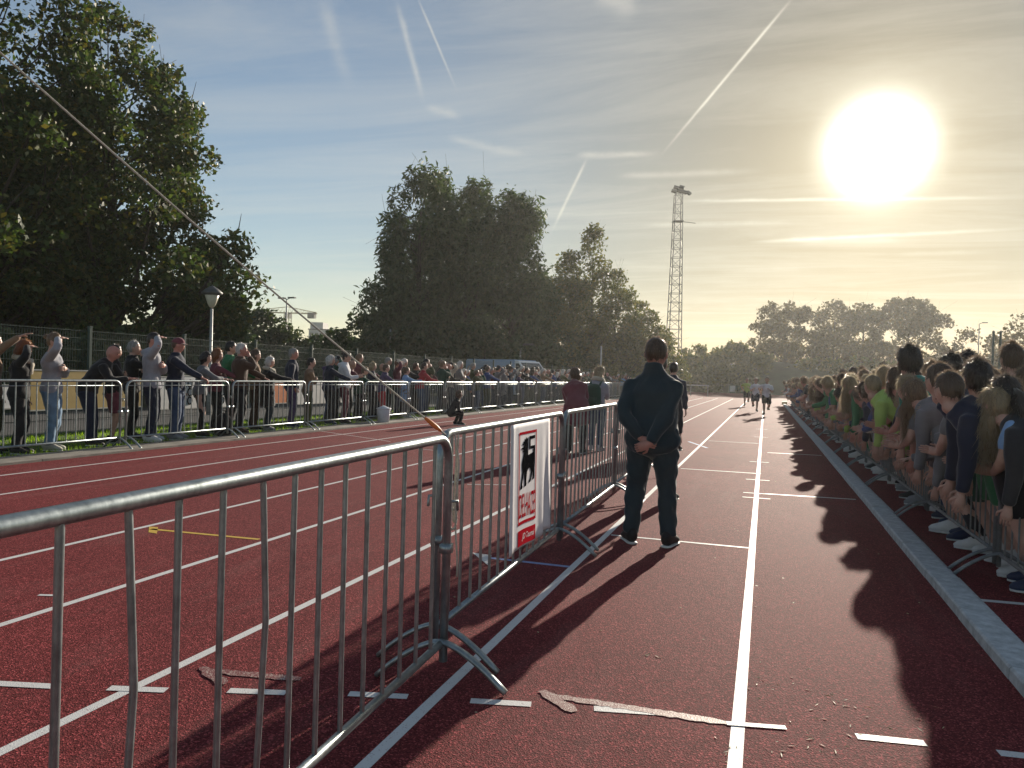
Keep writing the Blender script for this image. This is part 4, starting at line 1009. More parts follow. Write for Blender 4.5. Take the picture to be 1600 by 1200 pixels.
    def leg_pts(s, t0, t1, inf, wide_h=0., minr=0.):
        hj, Kn, An, fa = G[s]; pts = []; rd = []; n = 11
        prof = [(0, .058), (.12, .053), (.3, .046), (.5, .034), (.58, .034), (.68, .034), (1, .0205)]
        for i in range(n):
            t = t0+(t1-t0)*i/(n-1); q = hj+(Kn-hj)*(t/.51) if t < .51 else Kn+(An-Kn)*((t-.51)/.49)
            if .68 < t: q = q+np.array([0, -.006*H*math.sin((t-.51)*6), 0])
            pts.append(q); rd.append(max(minr, np.interp(t, *zip(*prof))*H*wide**.6+inf+wide_h*max(0, t-.3)))
        return pts, rd
    # --- body: one continuous surface
    mb = MB(); torso(mb, .45, .851, -.014)
    mb.tube([fr(.83)[0], fr(.865)[0]+hf*.006*H, Hc-hzv*hh*.25-hf*hh*.05], [.040*H, .0345*H, .034*H], n=10)
    for s in (-1, 1):
        p, rd = arm_pts(s, 0, 1, 0); rd = [x-(.006 if i < 3 else 0) for i, x in enumerate(rd)]; mb.tube(p, rd, n=9); p, rd = leg_pts(s, 0, 1, -.007 if bottom == 'trousers' else 0); mb.tube(p, rd, n=10)
        An = G[s][2]; fa = G[s][3]; fd = np.array([math.sin(fa), math.cos(fa), 0]); mb.tube([An, An+fd*.03*H-np.array([0, 0, .025*H]), An+fd*.075*H-np.array([0, 0, .034*H])], [.021*H, .021*H, .011*H], n=8)
    D, HF = head_dirs(22, 18); HV = head_shape(D)*hh @ HB + Hc; b0 = len(mb.v); mb.v += list(HV); mb.f += [tuple(b0+i for i in f) for f in HF]; mb.mi += [0]*len(HF)
    for s in (-1, 1): mb.ball(Hc+(np.array([s*.335, -.03, -.03])*hh)@HB, (.06*hh, .075*hh, .13*hh), 8, 6)
    V, Fq = remesh(mb, vox*.8, 1)
    ex = MB()
    for s in (-1, 1):
        S, El, Wr, T = A[s]; spec = armL if s < 0 else armR; d = unit(Wr-El); pn = np.array([-s*1., .2, -.2]); cu = curl
        if spec in ('rail', 'railc', 'reach', 'high', 'reachup'): pn = np.array([0, .1, -1.]); d = unit(d+np.array([0, .35, -.1])); cu = .9 if 'rail' in spec else .25
        if spec == 'shade': d = unit(-hx*s*.75+hf*.5+hzv*.12); pn = -hzv*1.-hf*.2; cu = .25
        if spec == 'back': d = unit([-s*.85, -.12, -.35]); pn = np.array([0, 1., .1]); cu = .8
        if spec == 'clap': d = unit([-s*.25, .9, .15]); pn = np.array([-s*1., .1, 0]); cu = .2
        if spec == 'cross': d = unit(-hx*s+hf*.1); pn = -hf; cu = .5
        hand(ex, Wr, d, pn, s if spec not in ('x',) else -s, .105*H, cu)
    n0 = len(ex.f); 
    for s in (-1, 1):
        ex.m = 1; ex.ball(Hc+(np.array([s*.125, .345, .045])*hh)@HB, (.036*hh, .036*hh, .022*hh), 7, 5)
        ex.m = 3; ex.tube([Hc+(np.array([s*.05, .385, .13])*hh)@HB, Hc+(np.array([s*.13, .375, .155])*hh)@HB, Hc+(np.array([s*.21, .32, .12])*hh)@HB], .014*hh, n=4)
    ex.m = 2; ex.tube([Hc+(np.array([x_, .405-.45*x_*x_*2, -.232])*hh)@HB for x_ in (-.11, -.05, 0, .05, .11)], .019*hh, n=5)
    b0 = len(V); Vx = np.array(ex.v); Fl = [tuple(f) for f in Fq]+[tuple(b0+i for i in f) for f in ex.f]
    mi = [0]*len(Fq)+ex.mi
    out['body'] = mesh_np('person', np.vstack([V, Vx]), Fl, [None]*4, True, mi)
    # --- top
    rs = {'jacket': (.020, 0, .97), 'hoodie': (.021, 0, .96), 'sweater': (.015, 0, .96), 't_shirt': (.013, 0, .36), 'shirt': (.012, 0, .95), 'coat': (.022, 0, .97), 'dress': (.009, 0, .33), 'vest_top': (.008, 0, .1)}[top]
    mb = MB(); hz_ = hemz or {'jacket': .49, 'coat': .455, 'dress': .455}.get(top, .49)
    torso(mb, hz_, .851 if collar or top in ('hoodie', 'coat', 'jacket') else .833, rs[0]*H/1.7, .012*loose)
    for s in (-1, 1):
        p, rd = arm_pts(s, -.02, rs[2], rs[0]*.75*H/1.7, .004 if rs[2] > .5 else .02); mb.tube(p, rd, n=10)
    if top in ('coat', 'dress'):
        p0 = fr(.56); mb.tube([p0[0], fr(.50)[0], fr(.50)[0]-np.array([0, 0, .10*H]), fr(.50)[0]-np.array([0, 0, .16*H])], [(.094*H*wide+.01, .072*H+.01), (.108*H*wide+.015, .083*H+.015), (.115*H*wide+.02, .088*H+.02), (.12*H*wide+.02, .09*H+.02)], n=14, side=np.array([1., 0, 0]))
    if collar: q = fr(.84); mb.tube([fr(.825)[0], fr(.85)[0], fr(.885)[0]+hf*.004], [(.062*H, .055*H), (.047*H, .047*H), (.043*H, .045*H)], n=12)
    if top == 'hoodie': q = fr(.825); mb.tube([q[0]-q[1]*.05*H-q[2]*.028*H, q[0]-q[2]*.060*H-q[3]*.01*H, q[0]+q[1]*.05*H-q[2]*.028*H], [.022*H, .036*H, .022*H], n=8)
    V, Fq = remesh(mb, vox, 4); out['top'] = mesh_np(top, folds(V, .0085*fold, seed+3), Fq, [None], True)
    # --- bottom
    mb = MB(); t1 = {'trousers': .985, 'shorts': .42, 'leggings': .98, 'skirt': .1}[bottom]; inf = {'trousers': .017, 'shorts': .024, 'leggings': .003, 'skirt': .01}[bottom]
    torso(mb, .45, .60, inf*.7)
    for s in (-1, 1):
        p, rd = leg_pts(s, 0, t1, inf*H/1.7, .018 if bottom == 'shorts' else 0, .041*H if bottom == 'trousers' else 0); mb.tube(p, rd, n=12)
    if bottom == 'skirt': q = fr(.56); mb.tube([q[0], fr(.50)[0], fr(.5)[0]-np.array([0, 0, .15*H])], [(.093*H, .072*H), (.11*H, .09*H), (.15*H, .13*H)], n=16, side=np.array([1., 0, 0]))
    V, Fq = remesh(mb, vox, 4); out['bottom'] = mesh_np(bottom, folds(V, .0075*fold, seed+9, 19), Fq, [None], True)
    # --- shoes
    for s in (-1, 1):
        An = G[s][2]; fa = G[s][3]; fd = np.array([math.sin(fa), math.cos(fa), 0]); sd = np.array([fd[1], -fd[0], 0]); z0 = An[2]-.048*H; b = np.array([An[0], An[1], z0]); mb = MB(); k = H*(1.0 if not female else .94)
        secs = [(-.046, .020, .030), (-.030, .027, .040), (0, .027, .043), (.035, .027, .032), (.07, .031, .023), (.098, .026, .017), (.112, .012, .010)]
        mb.tube([b+fd*y*k+np.array([0, 0, bb*k*.9+.010]) for y, a, bb in secs], [(a*k, bb*k) for y, a, bb in secs], n=10, side=sd)
        mb.m = 1; mb.tube([b+fd*y*k+np.array([0, 0, .010]) for y, a, bb in secs], [(a*k*1.09, .010) for y, a, bb in secs], n=10, side=sd)
        out['shoe%d' % s] = mb.mesh('shoe', [None, None])
    # --- hair
    if hair != 'bald':
        mb = MB(); D, HF = head_dirs(26, 20); P = head_shape(D, False); y, z = D[:, 1], D[:, 2]
        longish = hair in ('long', 'bob', 'curly')
        zm = np.interp(y, [-1, -.3, .2, .55, 1], [-.70, -.60, -.16, .42, .5] if not longish else [-.95, -.95, -.6, .38, .5])
        if hair == 'crop': zm = np.interp(y, [-1, -.3, .2, .55, 1], [-.52, -.42, .05, .45, .5])
        zm = zm+.07*np.sin(D[:, 0]*9+seed)+.05*np.sin(D[:, 0]*17+y*11+seed*2)
        w = np.clip((z-zm)/.14+.3, 0, 1); w = w*w*(3-2*w)
        V_ = {'short': .085, 'crop': .045, 'long': .10, 'bob': .13, 'pony': .07, 'curly': .24, 'mop': .17, 'bun': .07}[hair]*vol
        r_ = np.random.RandomState(seed+20); nz = np.zeros(len(D))
        for k in range(6): kv = r_.normal(size=3)*(6 if hair in ('curly', 'mop') else 4); nz += np.sin(D@kv+r_.rand()*6)
        sc_ = .93+w*(.07+V_*(1+.16*nz)); Pt = P*sc_[:, None]+np.array([0, -.02, .02])*w[:, None]
        Hv = Pt*hh @ HB+Hc; b0 = len(mb.v); mb.v += list(Hv); mb.f += [tuple(f) for f in HF]; mb.mi += [0]*len(HF)
        grav = np.array([0, 0, -1.]); srcs = []
        ctr = Hc
        ok = np.where(w > .6)[0]
        def strip(p, d, L, n_, wd=.0032, g=.8):
            d = unit(d); q = unit(np.cross(d, r_.normal(size=3)))*wd; pts = [p]
            for k in range(3): d = unit(d+grav*g*.35+r_.normal(size=3)*.13); pts.append(pts[-1]+d*L/3)
            i = len(mb.v)
            for k, pp in enumerate(pts): f = 1-k/3.3; mb.v += [pp-q*f, pp+q*f]
            for k in range(3): mb.f.append((i+2*k, i+2*k+1, i+2*k+3, i+2*k+2)); mb.mi.append(1)
        for _ in range(strands):
            i = ok[r_.randint(len(ok))]; n_ = unit(Hv[i]-ctr); tdown = grav-n_*(grav@n_)
            Ls = {'curly': .05, 'mop': .048, 'crop': .026, 'short': .045, 'long': .05, 'bob': .05, 'pony': .04, 'bun': .03}[hair]
            strip(Hv[i]-n_*.004, tdown*.9+n_*(.36 if hair in ('curly', 'mop') else .28)+r_.normal(size=3)*(.35 if hair in ('curly', 'mop') else .2), Ls*(.6+.8*r_.rand()), n_)
        if hair in ('long', 'bob', 'pony'):
            if hair == 'pony': st = Hc+(np.array([0, -.50, .12])*hh)@HB; dr = unit(-hf*.8+hzv*.3); rad = [(.06*hh, .06*hh), (.14*hh, .13*hh), (.15*hh, .13*hh), (.12*hh, .10*hh), (.07*hh, .05*hh), (.02*hh, .02*hh)]
            else: st = Hc+(np.array([.05, (-.20 if lean < 25 else .05), .05])*hh)@HB; dr = -hzv if lean < 25 else unit(grav*.8+hf*.3); rad = [(.33*hh, .30*hh), (.42*hh, .33*hh), (.41*hh, .26*hh), (.37*hh, .19*hh), (.30*hh, .13*hh), (.18*hh, .06*hh)]
            pts = [st]; L = hair_len
            for k in range(5):
                dr = unit(dr*(.55 if hair == 'pony' else .35)+grav*.55+(np.zeros(3) if hair == 'pony' else -hf*.10 if lean < 25 else np.zeros(3))); pts.append(pts[-1]+dr*L/5)
            b0 = len(mb.v); mb.tube(pts, rad, n=16, side=hx)
            for k in range(b0, len(mb.v)): mb.v[k] = mb.v[k]+np.array([1, 1, .4])*.006*(math.sin(k*2.4)+math.sin(k*1.1))
            for _ in range(strands):
                k = r_.randint(0, 5); th = r_.rand()*6.28; a, b = rad[k]; p = pts[k]+hx*a*math.cos(th)+hf*b*math.sin(th)
                strip(p, grav+r_.normal(size=3)*.25+(p-pts[k])*3, L*.35*(.6+.8*r_.rand()), None, .003)
        if hair == 'bun': mb.ball(Hc+(np.array([0, -.50, .28])*hh)@HB, .17*hh, 10, 7)
        out['hair'] = mb.mesh('hair', [None, None])
    if scarf:
        mb = MB(); q = fr(.835); c_ = q[0]+q[3]*.004*H
        mb.tube([c_+(q[1]*math.cos(a)*.056+q[2]*(math.sin(a)*.056+.006))*H-q[3]*.016*H*math.sin(a) for a in np.linspace(0, 6.283, 18)], .026*H, n=8, cap=False)
        mb.tube([c_+q[2]*.07*H, c_+q[2]*.088*H-q[3]*.05*H, c_+q[2]*.085*H-q[3]*.13*H], [(.03*H, .018*H), (.036*H, .014*H), (.034*H, .010*H)], n=8, side=q[1])
        me = mb.mesh('scarf', [None]); V = np.array([v.co[:] for v in me.vertices]); me.vertices.foreach_set('co', folds(V, .008, seed+30, 30).astype(np.float32).ravel()); out['scarf'] = me
    if hat:
        mb = MB(); D, HF = head_dirs(20, 16); P = head_shape(D, False); z = D[:, 2]; zz = np.clip((z-.18)/.10+.5, 0, 1); Pt = P*(.92+.20*zz)[:, None]; b0 = 0; mb.v += list(Pt*hh @ HB+Hc); mb.f += HF; mb.mi += [0]*len(HF)
        if hat == 'cap':
            br = []; 
            for k in range(9): a = -1.05+2.1*k/8; br.append((math.sin(a)*.36, math.cos(a)*.40, .14)); 
            for k in range(8):
                p0, p1 = np.array(br[k]), np.array(br[k+1]); q0 = p0+np.array([p0[0]*.15, .24*math.cos(-1.05+2.1*k/8)**.5, -.05]); q1 = p1+np.array([p1[0]*.15, .24*math.cos(-1.05+2.1*(k+1)/8)**.5, -.05])
                mb.quad(*[(p*hh)@HB+Hc for p in (p0, p1, q1, q0)]); mb.quad(*[((p-np.array([0, 0, .03]))*hh)@HB+Hc for p in (q0, q1, p1, p0)])
        out['hat'] = mb.mesh('cap' if hat == 'cap' else 'knit_hat', [None])
    out['A'] = A; out['H'] = H
    return out
TOPN = {}
def dress(o, mats):
    for i, m in enumerate(mats):
        if i < len(o.material_slots): o.material_slots[i].link = 'OBJECT'; o.material_slots[i].material = m
def place(P, loc, az, label, cat='person', group=None, skin='fair', hair='brown', top='navy', bottom='jeans', shoe='black', hat='navy', scarf='cream', scale=1.0):
    o = link('person', P['body'], None, loc, -R(az)); o.scale = (scale,)*3; tag(o, label, cat, group); hm = HAIR[hair]
    dress(o, [SKIN[skin], M['eye'], M['lip'], hm])
    for key, mats in (('top', [FAB[top]]), ('bottom', [FAB[bottom]]), ('shoe-1', [SHOE[shoe], M['sole']]), ('shoe1', [SHOE[shoe], M['sole']]), ('hair', [hm, STRAND[hair]]), ('hat', [FAB[hat]]), ('scarf', [FAB[scarf]])):
        if key in P: c = link(P[key].name.split('.')[0], P[key], o); dress(c, mats)
    return o
def rotz(v, az): a = -R(az); return np.array([v[0]*math.cos(a)-v[1]*math.sin(a), v[0]*math.sin(a)+v[1]*math.cos(a), v[2]])

# ------------------------------------------------------------------ the man in the middle and those around him
P = build_person(1.70, 1, hy=4, hp=-3, armL='back', armR='back', stance=.092, feet=(28, 10), top='jacket', bottom='trousers', hair='crop', vox=.0115, strands=500, fold=1.9, collar=True, build=1.08, hemz=.455, loose=1.3, curl=.8, vol=1.1, belly=.13, hs=1.08)
man = place(P, (-.875, 6.42, 0), 3, 'man in dark clothes seen from behind with hands clasped at his back', skin='red', hair='brown', top='darkteal', bottom='darkteal', shoe='black')
P = build_person(1.66, 2, hy=0, step=.10, top='jacket', bottom='trousers', hair='short', strands=60, vox=.016)
place(P, (-1.13, 8.62, 0), 8, 'person almost hidden behind the man in dark clothes, one shoe showing', top='charcoal', bottom='navy', shoe='black', hair='dark')
P = build_person(1.72, 3, top='jacket', hair='short', strands=60, vox=.02)
place(P, (-1.72, 15.3, 0), 0, 'dark-haired person farther off whose head shows over the man\'s right shoulder', top='navy', bottom='black', hair='dark')
P = build_person(1.62, 4, lean=30, side=-12, hy=25, hp=-8, armL='front', armR='front', top='coat', bottom='trousers', female=True, hair='bob', hair_len=.16, strands=140, vox=.015, build=1.25)
place(P, (-3.22, 13.55, 0), -4, 'woman in a maroon coat bending forward by the middle barriers', top='maroon', bottom='black', hair='brown', shoe='black')
P = build_person(1.60, 5, lean=4, hy=28, hp=-12, armL='front', armR='front', top='jacket', bottom='trousers', female=True, hair='long', hair_len=.30, strands=200, vox=.015, stance=.05, scarf=True)
pk = place(P, (-3.02, 14.3, 0), 8, 'long-haired girl with a dark green backpack beside the woman in maroon', top='lightgrey', bottom='jeans', hair='blond', shoe='white')
def backpack(P, o, az, lab, c):
    root = empty('backpack', o.location, -R(az)); tag(root, lab, 'backpack'); mb = MB(); H = P['H']
    mb.tube([(0, -.17, .50*H), (0, -.19, .53*H), (0, -.20, .62*H), (0, -.19, .73*H), (0, -.16, .78*H)], [(.09, .05), (.15, .09), (.16, .10), (.15, .085), (.10, .05)], n=14, side=(1, 0, 0)); mb.build('bag_body', [FAB[c]], root)
    mb = MB(); mb.tube([(0, -.28, .54*H), (0, -.30, .58*H), (0, -.28, .63*H)], [(.10, .03), (.11, .035), (.10, .03)], n=10, side=(1, 0, 0)); mb.build('bag_pocket', [FAB['forest']], root)
    for s in (-1, 1): mb = MB(); mb.tube([(s*.09, -.13, .77*H), (s*.10, -.02, .835*H), (s*.11, .09, .79*H), (s*.12, .11, .70*H), (s*.13, 0, .60*H), (s*.11, -.14, .57*H)], (.022, .006), n=6, side=(1, 0, 0)); mb.build('strap', [FAB[c]], root)
backpack(P, pk, 8, 'dark green backpack worn by the long-haired girl', 'forest')
P = build_person(1.30, 6, lean=28, hy=35, armL='knee', armR='knee', top='jacket', bottom='trousers', hair='bob', hair_len=.12, strands=80, vox=.016, crouch=.52, hs=1.12, legs=((-.09, .10, .048), (.09, .12, .048)))
place(P, (-7.94, 19.1, 0), 45, 'child in black crouching on the track in front of the left barriers', 'child', top='black', bottom='black', hair='brown', shoe='black')
# runners on the straight
for i, (x, y, c, b, st, H, lab) in enumerate(((.06, 33.5, 'white', 'black', .16, 1.62, 'front runner in white shirt and dark shorts on the white line'), (-.42, 37.5, 'white', 'navy', -.15, 1.60, 'second runner in white just left of the front runner'),
                                          (-1.0, 46, 'lime', 'black', .14, 1.62, 'last runner in a pale green top left of the others'))):
    P = build_person(H, 40+i, lean=8, armL='run' if st > 0 else 'runb', armR='runb' if st > 0 else 'run', top='t_shirt', bottom='shorts', hair='short', strands=30, vox=.018, hs=1.06, legs=((-.05, -st*1.2, .05+(.16 if st > 0 else 0)), (.05, st*1.2, .05+(.16 if st < 0 else 0))))
    place(P, (x, y, 0), 180, lab, 'runner', 'runners coming down the straight', top=c, bottom=b, hair=['dark', 'light', 'brown', 'dark'][i], shoe='black', skin='mid')

# ------------------------------------------------------------------ spectators along the left barriers, nearest first
def yline(px, X): d = -X*1200/(.9497*(1195-px)); return (d+X*.3132)/.9497
SP = 'spectators along the left barriers'
def left(px, X, kw, az, lab, pytop=None, cat='person', **cl):
    y = yline(px, X); kw = dict(kw)
    if pytop is not None and 'lean' not in kw:
        d = (np.array([X, y, 0])-np.array([0, 0, EYE]))@F_; kw['H'] = min(1.95, max(1.0, EYE+(hz(px)-pytop)*d/1200-.01))
    P = build_person(**kw); return place(P, (X, y, .03 if X > -10.02 else -.004), az, lab, cat, SP, **cl)
F = True
L_ = [
 (-14, -10.75, dict(H=1.74, seed=100, hy=10, armR='high', armL='down', top='sweater', hair='short'), 50, 'person cut off by the left photo edge raising a bare arm with a phone', None, dict(top='tan', bottom='olive', hair='brown')),
 (30, -10.45, dict(H=1.68, seed=101, hy=14, hp=-6, lean=3, armR='shade', armL='down', top='jacket', bottom='trousers', female=F, hair='bob', hair_len=.22, strands=260, stance=.06, scarf=True), 52, 'ginger-haired woman in a black jacket and pale scarf shading her eyes', 517, dict(top='black', bottom='black', hair='ginger', shoe='black')),
 (80, -10.50, dict(H=1.72, seed=102, hy=12, armR='shade', armL='cross', top='sweater', bottom='trousers', female=F, hair='bun', strands=120, stance=.045), 52, 'woman in a grey cardigan, light jeans and cream sneakers, hand over her eyes', 519, dict(top='lightgrey', bottom='lightjeans', hair='light', shoe='cream')),
 (146, -10.62, dict(H=1.78, seed=103, lean=34, hy=20, hp=-16, armR='rail', armL='rail', top='jacket', bottom='trousers', hair='bald', build=1.1), 50, 'bald man in a black jacket leaning forward towards the barrier', 540, dict(top='black', bottom='navy', skin='red', shoe='black')),
 (176, -10.72, dict(H=1.62, seed=104, hy=0, armR='cross', armL='cross', top='jacket', bottom='shorts', female=F, hair='bob', hair_len=.2, stance=.06), 45, 'dark-haired woman in black with bare tanned legs behind the bald man', 538, dict(top='black', bottom='maroon', hair='dark', skin='mid', shoe='black')),
 (205, -11.1, dict(H=1.72, seed=105, hy=10, armR='chin', armL='cross', top='jacket', hair='short'), 45, 'grey-haired man in a black jacket holding a camera bag, between bald man and grey hoodie', 532, dict(top='black', bottom='black', hair='grey')),
 (236, -10.45, dict(H=1.80, seed=106, hy=14, armR='shade', armL='cross', top='hoodie', bottom='trousers', hair='crop', stance=.07), 55, 'man in a light grey hoodie and white shoes shading his eyes with one hand', 517, dict(top='lightgrey', bottom='navy', hair='dark', skin='red', shoe='white')),
 (274, -10.40, dict(H=1.78, seed=107, hy=-2, armR='rail', armL='down', top='jacket', bottom='trousers', hair='crop', hat='cap', build=1.08), 62, 'man in a navy jacket and dark cap resting a hand on the rail', 527, dict(top='navy', bottom='jeans', hair='brown', hat='maroon', skin='red', shoe='grey')),
 (314, -10.50, dict(H=1.66, seed=108, hy=10, armR='railc', armL='rail', top='sweater', bottom='leggings', female=F, hair='bob', hair_len=.14, lean=8), 50, 'dark-haired woman in a grey sweater leaning on the rail', 538, dict(top='grey', bottom='black', hair='black', shoe='black')),
 (336, -10.85, dict(H=1.64, seed=109, hy=8, armR='rail', armL='cross', top='shirt', bottom='trousers', female=F, hair='bob', hair_len=.18), 45, 'woman with reddish hair in a dark patterned top next to the grey sweater', 545, dict(top='maroon', bottom='black', hair='ginger', shoe='black')),
 (357, -11.0, dict(H=1.76, seed=110, hy=12, armR='rail', armL='down', top='jacket', hair='short'), 45, 'dark-haired man with a green collar standing behind the brown jacket', 533, dict(top='green', bottom='black', hair='black')),
 (374, -10.45, dict(H=1.74, seed=111, hy=14, hp=2, armR='chin', armL='rail', top='jacket', bottom='trousers', hair='short', build=1.15), 50, 'white-haired man in a brown jacket with his hand at his chin', 536, dict(top='brown', bottom='black', hair='white', skin='red', shoe='brown')),
 (396, -10.8, dict(H=1.60, seed=112, hy=16, armR='cross', armL='down', top='shirt', bottom='trousers', female=F, hair='bob', hair_len=.2), 45, 'woman in a brown and cream blouse behind the white-haired man', 546, dict(top='tan', bottom='brown', hair='brown')),
 (418, -10.45, dict(H=1.58, seed=113, hy=10, hp=-4, armR='rail', armL='down', top='coat', bottom='trousers', female=F, hair='bob', hair_len=.10, build=1.08, scarf=True), 50, 'short white-haired woman in a dark coat with a pale scarf', 557, dict(top='black', bottom='darkteal', hair='white', shoe='grey')),
 (455, -10.70, dict(H=1.76, seed=114, hy=12, armR='pocket', armL='pocket', top='jacket', bottom='trousers', hair='short', build=1.1), 55, 'man in a bright navy jacket with greying hair, hands in pockets', 544, dict(top='navy', bottom='purple', hair='grey', skin='red', shoe='navy')),
 (481, -10.6, dict(H=1.66, seed=115, hy=12, armR='cross', armL='cross', top='sweater', bottom='trousers', hair='short', lean=6), 50, 'man in a tan sweater leaning near the barrier joint', 555, dict(top='tan', bottom='olive', hair='black', shoe='black')),
 (514, -10.5, dict(H=1.66, seed=116, hy=12, armR='rail', armL='down', top='jacket', bottom='trousers', female=F, hair='bob', hair_len=.14), 50, 'white-haired woman in a dark navy jacket', 555, dict(top='navy', bottom='black', hair='white', shoe='navy')),
 (537, -10.4, dict(H=1.70, seed=117, hy=20, hp=-12, armR='front', armL='front', top='hoodie', bottom='trousers', female=F, hair='bun'), 60, 'woman in a pale top and dark red trousers looking at something in her hands', 549, dict(top='white', bottom='maroon', hair='dark', shoe='black')),
 (562, -10.45, dict(H=1.5, seed=118, hy=10, hp=-10, armR='rail', armL='rail', top='jacket', bottom='trousers', hair='short', lean=14, hs=1.05), 50, 'brown-haired boy in a green jacket leaning over the rail', 565, dict(top='forest', bottom='black', hair='brown')),
 (580, -10.8, dict(H=1.62, seed=119, hy=10, armR='cross', armL='cross', top='jacket', female=F, hair='bob', hair_len=.15), 50, 'blond person in navy behind the boy in green', 566, dict(top='navy', bottom='black', hair='blond')),
 (597, -10.4, dict(H=1.6, seed=120, hy=8, armR='rail', armL='rail', top='jacket', bottom='trousers', hair='short', lean=12), 50, 'brown-haired person in a purple jacket and red trousers', 567, dict(top='purple', bottom='red', hair='brown')),
 (604, -11.2, dict(H=1.78, seed=121, hy=10, armR='down', armL='pocket', top='jacket', hair='crop'), 50, 'tall greying man in dark green behind the red trousers', 558, dict(top='forest', bottom='black', hair='grey')),
 (633, -10.35, dict(H=1.40, seed=122, hy=5, armR='rail', armL='down', top='coat', bottom='trousers', hair='short', hs=1.08), 45, 'child in a pale blue coat behind the slanting rope', 574, dict(top='lightblue', bottom='grey', hair='brown', shoe='white')),
 (657, -10.6, dict(H=1.72, seed=123, hy=14, armR='rail', armL='rail', top='jacket', bottom='trousers', hair='short', lean=12), 50, 'dark-haired man in a black and red jacket leaning on the rail', 560, dict(top='red', bottom='jeans', hair='dark')),
]
for (px, X, kw, az, lab, pt, cl) in L_:
    kw = dict(kw); kw.setdefault('strands', 110); kw['vox'] = .0155
    left(px, X, kw, az, lab, pt, **cl)
    if 'scarf' in lab:
        y = yline(px, X); root = None
# bag and bucket by the left barriers
y = yline(348, -10.15); root = empty('rucksack', (-10.12, y, .03), R(20)); tag(root, 'black rucksack on the ground by the barrier joint', 'bag')
mb = MB(); mb.tube([(0, 0, .0), (0, 0, .06), (0, .01, .22), (0, .0, .36), (0, -.01, .43)], [(.15, .12), (.19, .15), (.18, .14), (.13, .10), (.05, .04)], n=14, side=(1, 0, 0)); mb.build('bag_body', [FAB['black']], root)
mb = MB(); mb.tube([(-.05, 0, .42), (-.03, 0, .49), (.03, 0, .49), (.05, 0, .42)], .012, n=6); mb.build('handle', [FAB['black']], root)
mb = MB(); mb.tube([(.0, .12, .06), (0, .17, .12), (0, .15, .20)], [(.11, .03), (.12, .04), (.10, .03)], n=10, side=(1, 0, 0)); mb.build('bag_pocket', [FAB['charcoal']], root)
y = yline(597, -9.72); root = empty('bucket', (-9.66, y, .03)); tag(root, 'white plastic bucket by the left barriers under the rope', 'bucket')
mb = MB(); mb.tube([(0, 0, .005), (0, 0, .36), (0, 0, .37)], [.15, .185, .175], n=20); mb.build('bucket_body', [M['bucket']], root)
mb = MB(); mb.tube([(.19*math.cos(a), .19*math.sin(a), .36) for a in np.linspace(0, 6.283, 22)], .012, n=5, cap=False); mb.build('rim', [M['bucket']], root)
mb = MB(); mb.tube([(.19*math.cos(a), .05, .36-.16*math.sin(a)) for a in np.linspace(0, 3.14, 12)], .005, n=4); mb.build('handle', [M['pole']], root)

# --- farther along the left row
ARCH_A = []
for i, kw in enumerate((dict(top='jacket', hair='short', armR='rail', armL='down', hy=10), dict(top='coat', female=F, hair='bob', hair_len=.18, armR='cross', armL='cross', hy=15), dict(top='hoodie', hair='crop', armR='pocket', armL='pocket', hy=5), dict(top='sweater', female=F, hair='long', hair_len=.28, armR='rail', armL='rail', lean=10, hy=12),
                        dict(top='jacket', hair='short', hat='cap', armR='shade', armL='down', hy=12), dict(top='jacket', female=F, hair='pony', armR='rail', armL='down', hy=20), dict(top='jacket', hair='bald', armR='rail', armL='rail', lean=16, hy=8, build=1.1), dict(top='jacket', hair='short', armR='chin', armL='cross', hy=14, build=1.12))):
    ARCH_A.append(build_person(1.70, 300+i, vox=.026, strands=40, **kw))
cols = ['black', 'navy', 'charcoal', 'grey', 'maroon', 'brown', 'olive', 'forest', 'blue', 'purple', 'white', 'tan', 'red', 'lightblue', 'cream']
cw = dict(black='black', navy='navy', charcoal='charcoal', grey='grey', maroon='maroon', brown='brown', olive='olive', forest='dark green', blue='blue', purple='purple', white='white', tan='tan', red='red', lightblue='light blue', cream='cream', lime='lime green', teal='teal', green='green', pink='pink', yellow='yellow', lightgrey='pale grey', jeans='denim', darkteal='petrol', lightjeans='light denim')
hairs = ['dark', 'brown', 'black', 'grey', 'white', 'light', 'blond', 'ginger']
hw = dict(dark='dark', brown='brown', black='black', grey='grey', white='white', light='light brown', blond='blond', ginger='ginger')
gar = dict(jacket='jacket', coat='coat', hoodie='hooded top', sweater='sweater', shirt='shirt', t_shirt='T-shirt', dress='dress')
hst = dict(short='short', bob='chin-length', crop='cropped', long='long', pony='tied-back', bald='no', mop='thick', curly='curly', bun='pinned-up')
AK = ['jacket', 'coat', 'hoodie', 'sweater', 'jacket', 'jacket', 'jacket', 'jacket']; AH = ['short', 'bob', 'crop', 'long', 'short', 'pony', 'bald', 'short']
def hd(st, h): return 'bald' if st == 'bald' else hw[h].replace(' ', '-')+'-haired'
seen = {}
def uniq(lab, where):
    seen[lab] = seen.get(lab, 0)+1
    return lab+where
ORD = ['first', 'second', 'third', 'fourth', 'fifth', 'sixth', 'seventh', 'eighth', 'ninth', 'tenth', 'eleventh', 'twelfth', 'thirteenth', 'fourteenth', 'fifteenth', 'sixteenth', 'seventeenth', 'eighteenth', 'nineteenth', 'twentieth']
def ordn(n):
    if n <= 20: return ORD[n-1]
    if n >= 100: return 'hundred-and-'+ordn(n-100) if n > 100 else 'hundredth'
    tens = {2: 'twenty', 3: 'thirty', 4: 'forty', 5: 'fifty', 6: 'sixty', 7: 'seventy', 8: 'eighty', 9: 'ninety'}[n//10]
    if n % 10 == 0: return tens[:-1]+'ieth'
    return tens+'-'+ORD[n % 10-1]
k = 0; y = yline(682, -10.5); yb = y+.3; nb = 0
